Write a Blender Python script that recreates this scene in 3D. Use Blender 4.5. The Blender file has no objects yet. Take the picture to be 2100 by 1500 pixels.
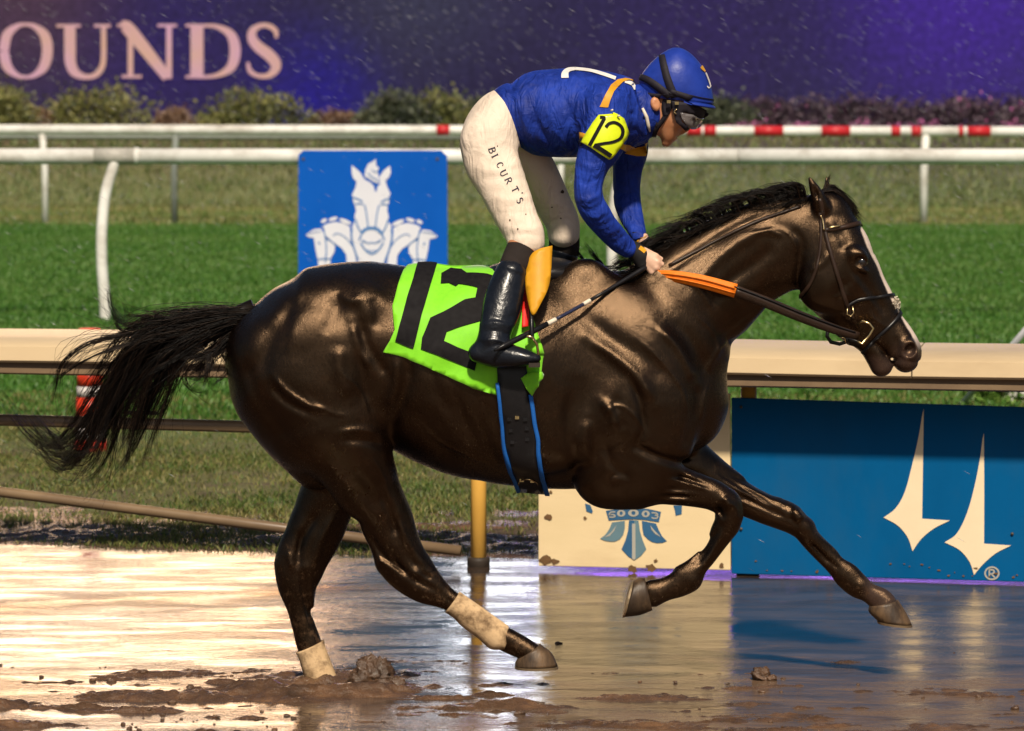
import bpy, math, random
import numpy as np
from mathutils import Vector, Matrix
from mathutils.bvhtree import BVHTree
from mathutils.geometry import delaunay_2d_cdt

random.seed(7)
np.random.seed(7)
R = math.radians
scene = bpy.context.scene
COL = scene.collection

# ------------------------------------------------------------------ camera
CAM_D, CAM_H, FPX = 12.0, 1.87, 7800.0        # metres to the horse, eye height, focal length in photo pixels
PITCH = math.atan(565.0 / FPX)
cam_data = bpy.data.cameras.new('camera')
cam_data.sensor_width = 36.0
cam_data.lens = 36.0 * FPX / 2100.0
cam_data.clip_start = 0.1
cam_data.clip_end = 3000.0
cam_data.dof.use_dof = True
cam_data.dof.focus_distance = 11.85
cam_data.dof.aperture_fstop = 6.5
cam = bpy.data.objects.new('camera', cam_data)
cam.location = (0, -CAM_D, CAM_H)
cam.rotation_euler = (math.pi / 2 - PITCH, 0, 0)
COL.objects.link(cam)
scene.camera = cam

# ------------------------------------------------------------------ sky, sun, exposure
SUN_EL, SUN_AZ = R(48), R(5)                  # the sun stands high behind the camera
world = bpy.data.worlds.new('World')
scene.world = world
world.use_nodes = True
wn, wl = world.node_tree.nodes, world.node_tree.links
wn.clear()
w_out = wn.new('ShaderNodeOutputWorld')
w_bg = wn.new('ShaderNodeBackground')
sky = wn.new('ShaderNodeTexSky')
sky.sky_type = 'NISHITA'
sky.sun_disc = False
sky.sun_elevation = SUN_EL
sky.sun_rotation = math.pi - SUN_AZ
sky.dust_density = 3.0
sky.air_density = 1.0
sky.ozone_density = 2.0
w_bg.inputs['Strength'].default_value = 0.05
wl.new(sky.outputs[0], w_bg.inputs[0])
wl.new(w_bg.outputs[0], w_out.inputs[0])

sun_data = bpy.data.lights.new('sun', 'SUN')
sun_data.energy = 4.9
sun_data.angle = R(3.5)
sun_data.color = (1.0, 0.88, 0.71)
sun = bpy.data.objects.new('sun', sun_data)
COL.objects.link(sun)
_sd = Vector((math.sin(SUN_AZ) * math.cos(SUN_EL), -math.cos(SUN_AZ) * math.cos(SUN_EL), math.sin(SUN_EL)))
sun.rotation_euler = _sd.to_track_quat('Z', 'Y').to_euler()
sun.location = _sd * 40

scene.view_settings.view_transform = 'Standard'
scene.view_settings.look = 'None'
scene.view_settings.exposure = 0.12
scene.view_settings.gamma = 1.0
scene.view_settings.use_curve_mapping = False
scene.cycles.max_bounces = 6
scene.cycles.use_denoising = True

# ------------------------------------------------------------------ measuring helpers
_cp, _sp = math.cos(PITCH), math.sin(PITCH)


def ray_dir(x, y):
    x = np.asarray(x, float)
    y = np.asarray(y, float)
    u = (x - 1050.0) / FPX
    v = (750.0 - y) / FPX
    return np.stack([u, _cp + v * _sp, -_sp + v * _cp], -1)


def P(x, y, Y):
    """world point at depth Y whose picture position was measured at (x, y)"""
    d = ray_dir(x, y)
    t = (np.asarray(Y, float) + CAM_D) / d[..., 1]
    return np.array([0, -CAM_D, CAM_H]) + d * t[..., None]


def PG(x, y, z=0.0):
    d = ray_dir(x, y)
    t = (z - CAM_H) / d[..., 2]
    return np.array([0, -CAM_D, CAM_H]) + d * t[..., None]


def mpp(Y):
    return (CAM_D + Y) / FPX


# ------------------------------------------------------------------ object helpers
def finish(o, label=None, cat=None, group=None, kind=None):
    if label:
        o['label'] = label
    if cat:
        o['category'] = cat
    if group:
        o['group'] = group
    if kind:
        o['kind'] = kind
    return o


def empty(name, loc=(0, 0, 0), **kw):
    o = bpy.data.objects.new(name, None)
    o.empty_display_size = 0.1
    o.location = loc
    COL.objects.link(o)
    return finish(o, **kw)


def link(name, me, mat=None, parent=None, smooth=False, **kw):
    o = bpy.data.objects.new(name, me)
    COL.objects.link(o)
    if mat is not None:
        if isinstance(mat, (list, tuple)):
            for m in mat:
                me.materials.append(m)
        else:
            me.materials.append(mat)
    if smooth:
        me.polygons.foreach_set('use_smooth', np.ones(len(me.polygons), bool))
    if parent is not None:
        o.parent = parent
        o.matrix_parent_inverse = Matrix.Translation(-Vector(parent.location))
    return finish(o, **kw)


def mesh_np(name, v, f):
    """v (n,3), f: (m,k) array of one face size, or a list of such arrays / ragged lists"""
    me = bpy.data.meshes.new(name)
    v = np.asarray(v, np.float32)
    if isinstance(f, np.ndarray):
        f = [f]
    blocks = []
    for b in f:
        b = np.asarray(b, np.int32)
        if b.size:
            blocks.append(b)
    me.vertices.add(len(v))
    me.vertices.foreach_set('co', v.ravel())
    if blocks:
        idx = np.concatenate([b.ravel() for b in blocks])
        sizes = np.concatenate([np.full(len(b), b.shape[1], np.int32) for b in blocks])
        starts = np.concatenate([[0], np.cumsum(sizes)[:-1]]).astype(np.int32)
        me.loops.add(len(idx))
        me.loops.foreach_set('vertex_index', idx)
        me.polygons.add(len(sizes))
        me.polygons.foreach_set('loop_start', starts)
    me.update(calc_edges=True)
    me.validate()
    return me


class MB:
    """collects simple shapes, then becomes one mesh"""

    def __init__(self):
        self.v, self.f = [], []

    def add(self, vs, fs):
        n = len(self.v)
        self.v += [tuple(p) for p in vs]
        self.f += [tuple(i + n for i in q) for q in fs]
        return self

    def box(self, c, s, rot=None):
        sx, sy, sz = [k / 2 for k in s]
        vs = [Vector((x, y, z)) for x in (-sx, sx) for y in (-sy, sy) for z in (-sz, sz)]
        if rot is not None:
            vs = [rot @ p for p in vs]
        vs = [p + Vector(c) for p in vs]
        return self.add(vs, [(0, 1, 3, 2), (4, 6, 7, 5), (0, 4, 5, 1), (2, 3, 7, 6), (0, 2, 6, 4), (1, 5, 7, 3)])

    def tube(self, pts, rad, n=10, cap=True):
        pts = [Vector(p) for p in pts]
        rad = list(rad) if hasattr(rad, '__len__') else [rad] * len(pts)
        vs, fs = [], []
        prev = None
        for i, p in enumerate(pts):
            t = (pts[min(i + 1, len(pts) - 1)] - pts[max(i - 1, 0)]).normalized()
            if prev is None:
                a = Vector((0, 0, 1)) if abs(t.z) < 0.9 else Vector((0, 1, 0))
                u = t.cross(a).normalized()
            else:
                u = (prev - t * prev.dot(t)).normalized()
            prev = u
            w = t.cross(u)
            for k in range(n):
                an = 2 * math.pi * k / n
                vs.append(p + (u * math.cos(an) + w * math.sin(an)) * rad[i])
        for i in range(len(pts) - 1):
            for k in range(n):
                k2 = (k + 1) % n
                fs.append((i * n + k, i * n + k2, (i + 1) * n + k2, (i + 1) * n + k))
        if cap:
            fs.append(tuple(range(n - 1, -1, -1)))
            fs.append(tuple(range((len(pts) - 1) * n, len(pts) * n)))
        return self.add(vs, fs)

    def lathe(self, c, prof, n=20):
        """prof: (r, z) from the bottom up"""
        c = Vector(c)
        vs, fs = [], []
        for r, z in prof:
            for k in range(n):
                an = 2 * math.pi * k / n
                vs.append(c + Vector((r * math.cos(an), r * math.sin(an), z)))
        for i in range(len(prof) - 1):
            for k in range(n):
                k2 = (k + 1) % n
                fs.append((i * n + k, i * n + k2, (i + 1) * n + k2, (i + 1) * n + k))
        fs.append(tuple(range(n - 1, -1, -1)))
        fs.append(tuple(range((len(prof) - 1) * n, len(prof) * n)))
        return self.add(vs, fs)

    def mesh(self, name):
        me = bpy.data.meshes.new(name)
        me.from_pydata([tuple(p) for p in self.v], [], self.f)
        me.update()
        return me

    def build(self, name, mat, parent=None, smooth=False, **kw):
        return link(name, self.mesh(name), mat, parent, smooth, **kw)


def bevel(o, w=0.004, seg=2):
    m = o.modifiers.new('bevel', 'BEVEL')
    m.width = w
    m.segments = seg
    m.limit_method = 'ANGLE'
    return o


def catmull(pts, per=8):
    p = np.asarray(pts, float)
    if len(p) < 3:
        t = np.linspace(0, 1, per + 1)[:, None]
        return p[0] * (1 - t) + p[-1] * t
    q = np.vstack([2 * p[0] - p[1], p, 2 * p[-1] - p[-2]])
    out = []
    for i in range(1, len(q) - 2):
        t = np.linspace(0, 1, per, endpoint=False)[:, None]
        a, b, c, d = q[i - 1], q[i], q[i + 1], q[i + 2]
        out.append(0.5 * ((2 * b) + (-a + c) * t + (2 * a - 5 * b + 4 * c - d) * t ** 2 + (-a + 3 * b - 3 * c + d) * t ** 3))
    out.append(p[-1:])
    return np.vstack(out)


def vnoise(x, y, seed=0):
    """smooth 2D value noise in 0..1"""
    rs = np.random.RandomState(seed)
    tab = rs.rand(256, 256)
    xi = np.floor(x).astype(int)
    yi = np.floor(y).astype(int)
    fx = x - xi
    fy = y - yi
    fx = fx * fx * (3 - 2 * fx)
    fy = fy * fy * (3 - 2 * fy)
    g = lambda a, b: tab[a & 255, b & 255]
    return (g(xi, yi) * (1 - fx) + g(xi + 1, yi) * fx) * (1 - fy) + (g(xi, yi + 1) * (1 - fx) + g(xi + 1, yi + 1) * fx) * fy


def fbm(x, y, seed=0, octv=4, gain=0.5):
    s, a, tot = 0.0, 1.0, 0.0
    for i in range(octv):
        s = s + a * vnoise(x * 2 ** i + 17.3 * i, y * 2 ** i + 9.1 * i, seed + i)
        tot += a
        a *= gain
    return s / tot


# ------------------------------------------------------------------ implicit surfaces (for the bodies)
class Field:
    def __init__(self, lo, hi, h):
        self.lo = np.array(lo, float)
        self.h = h
        self.n = np.ceil((np.array(hi) - self.lo) / h).astype(int) + 1
        self.ax = [self.lo[k] + h * np.arange(self.n[k]) for k in range(3)]
        self.F = np.full(self.n, 1.0, np.float32)

    def like(self):
        g = Field.__new__(Field)
        g.lo, g.h, g.n, g.ax = self.lo, self.h, self.n, self.ax
        g.F = np.full(self.n, 1.0, np.float32)
        return g

    def box(self, lo, hi):
        i0 = np.clip(np.floor((np.array(lo) - self.lo) / self.h).astype(int), 0, self.n - 1)
        i1 = np.clip(np.ceil((np.array(hi) - self.lo) / self.h).astype(int) + 1, 1, self.n)
        return tuple(slice(a, b) for a, b in zip(i0, i1))

    def mix(self, sl, f, k, mode='add'):
        A = self.F[sl]
        f = f.astype(np.float32)
        if mode == 'add':
            if k <= 0:
                r = np.minimum(A, f)
            else:
                h = np.maximum(k - np.abs(A - f), 0) / k
                r = np.minimum(A, f) - h * h * k * 0.25
        else:
            g = -f
            if k <= 0:
                r = np.maximum(A, g)
            else:
                h = np.maximum(k - np.abs(A - g), 0) / k
                r = np.maximum(A, g) + h * h * k * 0.25
        self.F[sl] = r

    def loft(self, st, y0, k=0.03, per=6, mode='add', grow=0.0, marks=None, cap=(1.0, 1.0)):
        """st: rows (x1,y1,x2,y2, halfwidth, yoff): the two outline points measured in the picture"""
        a = np.array(st, float)
        Y = y0 + a[:, 5]
        c = P((a[:, 0] + a[:, 2]) / 2, (a[:, 1] + a[:, 3]) / 2, Y)
        ra = np.hypot(a[:, 0] - a[:, 2], a[:, 1] - a[:, 3]) / 2 * mpp(Y)
        par = np.column_stack([c[:, 0], c[:, 2], ra, a[:, 4], Y])
        d = catmull(par, per)
        d[:, 2] = np.maximum(d[:, 2] + grow, 0.002)
        d[:, 3] = np.maximum(d[:, 3] + grow, 0.002)
        pad = 0.06
        m = d[:, 2].max() + pad
        mb = d[:, 3].max() + pad
        sl = self.box((d[:, 0].min() - m, d[:, 4].min() - mb, d[:, 1].min() - m), (d[:, 0].max() + m, d[:, 4].max() + mb, d[:, 1].max() + m))
        X, Yg, Z = self.ax[0][sl[0]], self.ax[1][sl[1]], self.ax[2][sl[2]]
        gx, gz = np.meshgrid(X, Z, indexing='ij')
        q = np.column_stack([gx.ravel(), gz.ravel()])
        best = np.full(len(q), 1e9)
        bi = np.zeros((len(q), 3))
        dist = np.zeros(len(q))
        for i in range(len(d) - 1):
            A, B = d[i, :2], d[i + 1, :2]
            ab = B - A
            L = max(ab @ ab, 1e-12)
            t = np.clip(((q - A) @ ab) / L, 0, 1)
            dd = q - A - t[:, None] * ab
            if (i == 0 and cap[0] != 1) or (i == len(d) - 2 and cap[1] != 1):
                e = ab / math.sqrt(L)
                al = dd @ e
                pe = dd - al[:, None] * e
                al = np.where(al < 0, al * cap[0], al * cap[1])
                dd = pe + al[:, None] * e
            r = np.sqrt((dd ** 2).sum(1))
            up = r < best
            best[up] = r[up]
            dist[up] = r[up]
            tt = t[up][:, None]
            bi[up] = d[i, 2:] * (1 - tt) + d[i + 1, 2:] * tt
        sh = gx.shape
        ra = bi[:, 0].reshape(sh)[:, None, :]
        rb = bi[:, 1].reshape(sh)[:, None, :]
        yc = bi[:, 2].reshape(sh)[:, None, :]
        u = dist.reshape(sh)[:, None, :]
        w = Yg[None, :, None] - yc
        k0 = np.sqrt((u / ra) ** 2 + (w / rb) ** 2)
        k1 = np.sqrt((u / ra ** 2) ** 2 + (w / rb ** 2) ** 2) + 1e-6
        f = k0 * (k0 - 1) / k1
        if marks:
            f = f + relief(X, Z, marks, y0)[:, None, :]
        self.mix(sl, f, k, mode)

    def blob(self, x, y, Y, r, k=0.02, mode='add', rot=0.0):
        """ellipsoid with radii r=(rx, ry, rz), turned by rot in the picture plane"""
        c = P(x, y, Y)
        m = max(r) + 0.05
        sl = self.box(c - m, c + m)
        X = (self.ax[0][sl[0]] - c[0])[:, None, None]
        Yg = (self.ax[1][sl[1]] - c[1])[None, :, None]
        Z = (self.ax[2][sl[2]] - c[2])[None, None, :]
        cr, sr = math.cos(rot), math.sin(rot)
        a = (X * cr + Z * sr) / r[0]
        b = Yg / r[1]
        e = (-X * sr + Z * cr) / r[2]
        k0 = np.sqrt(a * a + b * b + e * e)
        k1 = np.sqrt((a / r[0]) ** 2 + (b / r[1]) ** 2 + (e / r[2]) ** 2) + 1e-6
        self.mix(sl, k0 * (k0 - 1) / k1, k, mode)

    def capsule(self, pts, rad, k=0.006, mode='add'):
        """3D chain of points with radii"""
        pts = np.array(pts, float)
        rad = np.array(rad, float)
        m = rad.max() + 0.03
        sl = self.box(pts.min(0) - m, pts.max(0) + m)
        X = self.ax[0][sl[0]][:, None, None]
        Yg = self.ax[1][sl[1]][None, :, None]
        Z = self.ax[2][sl[2]][None, None, :]
        f = None
        for i in range(len(pts) - 1):
            a, b = pts[i], pts[i + 1]
            ab = b - a
            L = max(ab @ ab, 1e-12)
            t = np.clip(((X - a[0]) * ab[0] + (Yg - a[1]) * ab[1] + (Z - a[2]) * ab[2]) / L, 0, 1)
            r = np.sqrt((X - a[0] - t * ab[0]) ** 2 + (Yg - a[1] - t * ab[1]) ** 2 + (Z - a[2] - t * ab[2]) ** 2)
            g = r - (rad[i] * (1 - t) + rad[i + 1] * t)
            f = g if f is None else np.minimum(f, g)
        self.mix(sl, f, k, mode)

    def soften(self, sl, times):
        A = self.F[sl]
        for _ in range(times):
            for ax in range(3):
                B = np.moveaxis(A, ax, 0)
                C = B.copy()
                C[1:-1] = 0.25 * B[:-2] + 0.5 * B[1:-1] + 0.25 * B[2:]
                A = np.moveaxis(C, 0, ax)
        self.F[sl] = A

    def marks(self, marks, y0):
        r = relief(self.ax[0], self.ax[2], marks, y0)
        self.F += r[:, None, :].astype(np.float32)

    def mesh(self, name, smooth=2):
        v, f = surface_nets(self.F, self.lo, self.h)
        if smooth:
            v = relax(v, f, smooth)
        return mesh_np(name, v, f)


def relief(X, Z, marks, y0):
    """ridges (+) and grooves (-): (polyline in picture px, height m, width px)"""
    gx, gz = np.meshgrid(X, Z, indexing='ij')
    out = np.zeros(gx.shape)
    for path, amp, wid in marks:
        w = P(np.array([p[0] for p in path]), np.array([p[1] for p in path]), np.full(len(path), y0 - 0.2))
        q = catmull(w[:, [0, 2]], 5) if len(path) > 2 else w[:, [0, 2]]
        s = wid * mpp(y0 - 0.2)
        x0, x1 = q[:, 0].min() - 3 * s, q[:, 0].max() + 3 * s
        z0, z1 = q[:, 1].min() - 3 * s, q[:, 1].max() + 3 * s
        ix = np.where((X >= x0) & (X <= x1))[0]
        iz = np.where((Z >= z0) & (Z <= z1))[0]
        if len(ix) == 0 or len(iz) == 0:
            continue
        sx, sz = gx[np.ix_(ix, iz)], gz[np.ix_(ix, iz)]
        best = np.full(sx.shape, 1e9)
        n = len(q) - 1
        fade = np.zeros(sx.shape)
        for i in range(max(n, 1)):
            A, B = q[i], q[min(i + 1, len(q) - 1)]
            ab = B - A
            L = max(ab @ ab, 1e-12)
            t = np.clip(((sx - A[0]) * ab[0] + (sz - A[1]) * ab[1]) / L, 0, 1)
            r = np.hypot(sx - A[0] - t * ab[0], sz - A[1] - t * ab[1])
            tt = (i + t) / max(n, 1)
            up = r < best
            best[up] = r[up]
            fade[up] = tt[up]
        e = np.clip(np.minimum(fade, 1 - fade) * 5, 0.25, 1) if len(path) > 1 else 1.0
        out[np.ix_(ix, iz)] -= amp * e * np.exp(-(best / s) ** 2)
    return out


def surface_nets(F, lo, h):
    S = F < 0
    n = np.array(F.shape)
    c = np.zeros(n - 1, np.int8)
    for i in (0, 1):
        for j in (0, 1):
            for k in (0, 1):
                c += S[i:n[0] - 1 + i, j:n[1] - 1 + j, k:n[2] - 1 + k]
    ii = np.argwhere((c > 0) & (c < 8))
    cid = np.full(n - 1, -1, np.int32)
    cid[ii[:, 0], ii[:, 1], ii[:, 2]] = np.arange(len(ii))
    acc = np.zeros((len(ii), 3))
    cnt = np.zeros(len(ii))
    cor = [(a, b, d) for a in (0, 1) for b in (0, 1) for d in (0, 1)]
    val = {q: F[ii[:, 0] + q[0], ii[:, 1] + q[1], ii[:, 2] + q[2]].astype(float) for q in cor}
    for q in cor:
        for ax in range(3):
            if q[ax]:
                continue
            p = list(q)
            p[ax] = 1
            p = tuple(p)
            a, b = val[q], val[p]
            m = (a < 0) != (b < 0)
            t = np.where(m, a / np.where(m, a - b, 1), 0)
            pos = np.zeros((len(ii), 3))
            pos[:] = q
            pos[:, ax] = t
            acc[m] += pos[m]
            cnt[m] += 1
    v = lo + h * (ii + acc / np.maximum(cnt, 1)[:, None])
    quads = []
    for ax in range(3):
        o1, o2 = (ax + 1) % 3, (ax + 2) % 3
        sa = [slice(None)] * 3
        sb = [slice(None)] * 3
        sa[ax] = slice(0, -1)
        sb[ax] = slice(1, None)
        A, B = S[tuple(sa)], S[tuple(sb)]
        e = np.argwhere(A != B)
        ok = (e[:, o1] > 0) & (e[:, o2] > 0) & (e[:, o1] < n[o1] - 1) & (e[:, o2] < n[o2] - 1)
        e = e[ok]
        fl = A[e[:, 0], e[:, 1], e[:, 2]]
        cs = []
        for d1, d2 in ((-1, -1), (0, -1), (0, 0), (-1, 0)):
            g = e.copy()
            g[:, o1] += d1
            g[:, o2] += d2
            cs.append(cid[g[:, 0], g[:, 1], g[:, 2]])
        q = np.stack(cs, 1)
        q[~fl] = q[~fl][:, ::-1]
        quads.append(q)
    return v, np.concatenate(quads)


def relax(v, f, it, lam=0.5):
    n = len(v)
    e = np.concatenate([f[:, [0, 1]], f[:, [1, 2]], f[:, [2, 3]], f[:, [3, 0]]])
    for _ in range(it):
        s = np.zeros_like(v)
        c = np.zeros(n)
        for a, b in ((0, 1), (1, 0)):
            for k in range(3):
                s[:, k] += np.bincount(e[:, a], v[e[:, b], k], n)
            c += np.bincount(e[:, a], minlength=n)
        v = v + lam * (s / np.maximum(c, 1)[:, None] - v)
    return v


def bvh_of(*meshes):
    v, f = [], []
    for me in meshes:
        n = len(v)
        v += [tuple(p.co) for p in me.vertices]
        f += [tuple(i + n for i in p.vertices) for p in me.polygons]
    return BVHTree.FromPolygons(v, f)


EYE = Vector((0, -CAM_D, CAM_H))


def on_surface(bvh, x, y, off=0.003, fallback=None):
    d = Vector(ray_dir(x, y)).normalized()
    hit, nor, idx, dist = bvh.ray_cast(EYE, d)
    if hit is None:
        q = Vector(P(x, y, fallback if fallback is not None else -0.1))
        near, nn, ii, dd = bvh.find_nearest(q)
        return near + nn * off
    if nor.dot(d) > 0:
        nor = -nor
    return hit + nor * off


def poly_mesh(poly, step, holes=()):
    """triangulated flat polygon with inner points: 2D points, faces"""
    def dens(p):
        out = []
        for i in range(len(p)):
            a, b = np.array(p[i], float), np.array(p[(i + 1) % len(p)], float)
            m = max(1, int(np.hypot(*(b - a)) / step))
            out += [tuple(a + (b - a) * t / m) for t in range(m)]
        return out
    rings = [dens(poly)] + [dens(h) for h in holes]
    pts, edges = [], []
    for r in rings:
        n = len(pts)
        pts += r
        edges += [(n + i, n + (i + 1) % len(r)) for i in range(len(r))]
    a = np.array(rings[0])

    def inside(px, py, ring):
        r = np.array(ring)
        c = False
        j = len(r) - 1
        for i in range(len(r)):
            if (r[i, 1] > py) != (r[j, 1] > py) and px < (r[j, 0] - r[i, 0]) * (py - r[i, 1]) / (r[j, 1] - r[i, 1]) + r[i, 0]:
                c = not c
            j = i
        return c
    gx = np.arange(a[:, 0].min() + step * 0.5, a[:, 0].max(), step)
    gy = np.arange(a[:, 1].min() + step * 0.5, a[:, 1].max(), step)
    allb = np.array(pts)
    for x in gx:
        for y in gy:
            if inside(x, y, rings[0]) and not any(inside(x, y, h) for h in rings[1:]):
                if ((allb - (x, y)) ** 2).sum(1).min() > (0.45 * step) ** 2:
                    pts.append((x, y))
    res = delaunay_2d_cdt([Vector(p) for p in pts], edges, [], 0, 1e-6)
    v2 = [tuple(p) for p in res[0]]
    fs = []
    for f in res[2]:
        cx = sum(v2[i][0] for i in f) / len(f)
        cy = sum(v2[i][1] for i in f) / len(f)
        if inside(cx, cy, rings[0]) and not any(inside(cx, cy, h) for h in rings[1:]):
            fs.append(tuple(f))
    return v2, fs


def drape(name, poly, bvh, off, mat, parent=None, step=8, thick=0.0, fallback=None, holes=(), wave=None, smooth=True, **kw):
    """lay a sheet with the measured outline on a real surface"""
    v2, fs = poly_mesh(poly, step, holes)
    co = []
    for x, y in v2:
        o = off + (wave(x, y) if wave else 0)
        co.append(tuple(on_surface(bvh, x, y, o, fallback)))
    me = bpy.data.meshes.new(name)
    # picture y runs down, so flip for faces looking at the camera
    me.from_pydata(co, [], [tuple(f) for f in fs])
    me.update()
    flip = [p for p in me.polygons if p.normal.y > 0]
    if len(flip) > len(me.polygons) / 2:
        me.flip_normals()
    o = link(name, me, mat, parent, smooth, **kw)
    if thick:
        m = o.modifiers.new('thickness', 'SOLIDIFY')
        m.thickness = thick
        m.offset = -1
    return o


def stroke_poly(path, widths, per=6):
    """ribbon outline (list of quads) along a 2D path with varying width"""
    a = np.column_stack([np.array(path, float), np.array(widths, float)])
    d = catmull(a, per) if len(path) > 2 else catmull(a, 4)
    t = np.gradient(d[:, :2], axis=0)
    t /= np.maximum(np.hypot(t[:, 0], t[:, 1]), 1e-9)[:, None]
    nrm = np.column_stack([-t[:, 1], t[:, 0]])
    l = d[:, :2] + nrm * d[:, 2:] / 2
    r = d[:, :2] - nrm * d[:, 2:] / 2
    return l, r


def strokes_mesh(strokes, place):
    """strokes: list of (path, widths); place(x, y, layer) -> world point"""
    mb = MB()
    for s, (path, wid) in enumerate(strokes):
        if not hasattr(wid, '__len__'):
            wid = [wid] * len(path)
        l, r = stroke_poly(path, wid)
        vs = []
        for a, b in zip(l, r):
            vs += [place(a[0], a[1], s), place(b[0], b[1], s)]
        mb.add(vs, [(2 * i, 2 * i + 1, 2 * i + 3, 2 * i + 2) for i in range(len(l) - 1)])
    return mb


def ellipse(cx, cy, rx, ry, n=24, rot=0.0):
    return [(cx + rx * math.cos(t) * math.cos(rot) - ry * math.sin(t) * math.sin(rot),
             cy + rx * math.cos(t) * math.sin(rot) + ry * math.sin(t) * math.cos(rot)) for t in np.linspace(0, 2 * math.pi, n, endpoint=False)]


# ------------------------------------------------------------------ material helpers
def new_mat(name):
    m = bpy.data.materials.new(name)
    m.use_nodes = True
    nt = m.node_tree
    b = nt.nodes['Principled BSDF']
    return m, nt, b


def N(nt, t, **kw):
    n = nt.nodes.new(t)
    for k, v in kw.items():
        if k in n.inputs:
            n.inputs[k].default_value = v
        else:
            setattr(n, k, v)
    return n


def ramp(nt, fac, stops):
    r = nt.nodes.new('ShaderNodeValToRGB')
    e = r.color_ramp.elements
    while len(e) < len(stops):
        e.new(0.5)
    for i, (p, c) in enumerate(stops):
        e[i].position = p
        e[i].color = (*c, 1) if len(c) == 3 else c
    if fac is not None:
        nt.links.new(fac, r.inputs[0])
    return r


def coords(nt, scale=(1, 1, 1), kind='Object', rot=(0, 0, 0)):
    tc = nt.nodes.new('ShaderNodeTexCoord')
    mp = nt.nodes.new('ShaderNodeMapping')
    mp.inputs['Scale'].default_value = scale
    mp.inputs['Rotation'].default_value = rot
    nt.links.new(tc.outputs[kind], mp.inputs[0])
    return mp.outputs[0]


def noise(nt, scale, detail=4, rough=0.55, vec=None, dist=0.0):
    n = N(nt, 'ShaderNodeTexNoise', Scale=scale, Detail=detail, Roughness=rough, Distortion=dist)
    if vec is not None:
        nt.links.new(vec, n.inputs['Vector'])
    return n


def bump(nt, b, height, strength=0.3, dist=0.01, prev=None):
    n = N(nt, 'ShaderNodeBump', Strength=strength, Distance=dist)
    nt.links.new(height, n.inputs['Height'])
    if prev is not None:
        nt.links.new(prev.outputs[0], n.inputs['Normal'])
    nt.links.new(n.outputs[0], b.inputs['Normal'])
    return n


def plain(name, c1, c2=None, rough=0.6, scale=20, aniso=(1, 1, 1), bump_s=0.15, bump_scale=None, bump_d=0.004, metal=0.0, spec=0.3, dirt=None, dirt_amt=0.5, coat=0.0, sheen=0.0, rough2=None, dirt_lo=0.5):
    """painted / woven / leather surface with uneven colour, gloss and fine relief"""
    m, nt, b = new_mat(name)
    L = nt.links.new
    vec = coords(nt, aniso)
    n1 = noise(nt, scale, 5, 0.6, vec)
    c2 = c2 or tuple(k * 0.75 for k in c1)
    cr = ramp(nt, n1.outputs['Fac'], [(0.3, c2), (0.7, c1)])
    col = cr.outputs[0]
    if dirt:
        n2 = noise(nt, scale * 0.35, 6, 0.7, vec)
        mr = ramp(nt, n2.outputs['Fac'], [(dirt_lo, (0, 0, 0)), (dirt_lo + 0.22, (dirt_amt,) * 3)])
        mx = N(nt, 'ShaderNodeMix', data_type='RGBA')
        L(mr.outputs[0], mx.inputs[0])
        L(col, mx.inputs[6])
        mx.inputs[7].default_value = (*dirt, 1)
        col = mx.outputs[2]
    L(col, b.inputs['Base Color'])
    n3 = noise(nt, scale * 2.0, 3, 0.6, vec)
    rr = N(nt, 'ShaderNodeMapRange')
    rr.inputs[3].default_value = rough * 0.8
    rr.inputs[4].default_value = min(1, rough2 if rough2 else rough * 1.2)
    L(n3.outputs['Fac'], rr.inputs[0])
    L(rr.outputs[0], b.inputs['Roughness'])
    b.inputs['Metallic'].default_value = metal
    b.inputs['Specular IOR Level'].default_value = spec
    b.inputs['Coat Weight'].default_value = coat
    b.inputs['Coat Roughness'].default_value = 0.15
    if sheen:
        b.inputs['Sheen Weight'].default_value = sheen
    if bump_s:
        n4 = noise(nt, bump_scale or scale * 6, 4, 0.6, vec)
        bump(nt, b, n4.outputs['Fac'], bump_s, bump_d)
    return m
# ================================================================== SETTING
def grid_mesh(name, xs, ys, zf):
    gx, gy = np.meshgrid(xs, ys, indexing='ij')
    z = zf(gx, gy)
    v = np.column_stack([gx.ravel(), gy.ravel(), z.ravel()])
    nx, ny = gx.shape
    i = np.arange(nx * ny).reshape(nx, ny)
    f = np.stack([i[:-1, :-1], i[1:, :-1], i[1:, 1:], i[:-1, 1:]], -1).reshape(-1, 4)
    return mesh_np(name, v, f)


def spaced(a, b, fine, far, grow=1.35):
    mid = list(np.arange(a, b, fine))
    lo, hi, s = [], [], fine
    x = a
    while x > far[0]:
        s *= grow
        x -= s
        lo.append(max(x, far[0]))
    s, x = fine, mid[-1]
    while x < far[1]:
        s *= grow
        x += s
        hi.append(min(x, far[1]))
    return np.array(sorted(set(lo)) + mid + hi)


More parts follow.
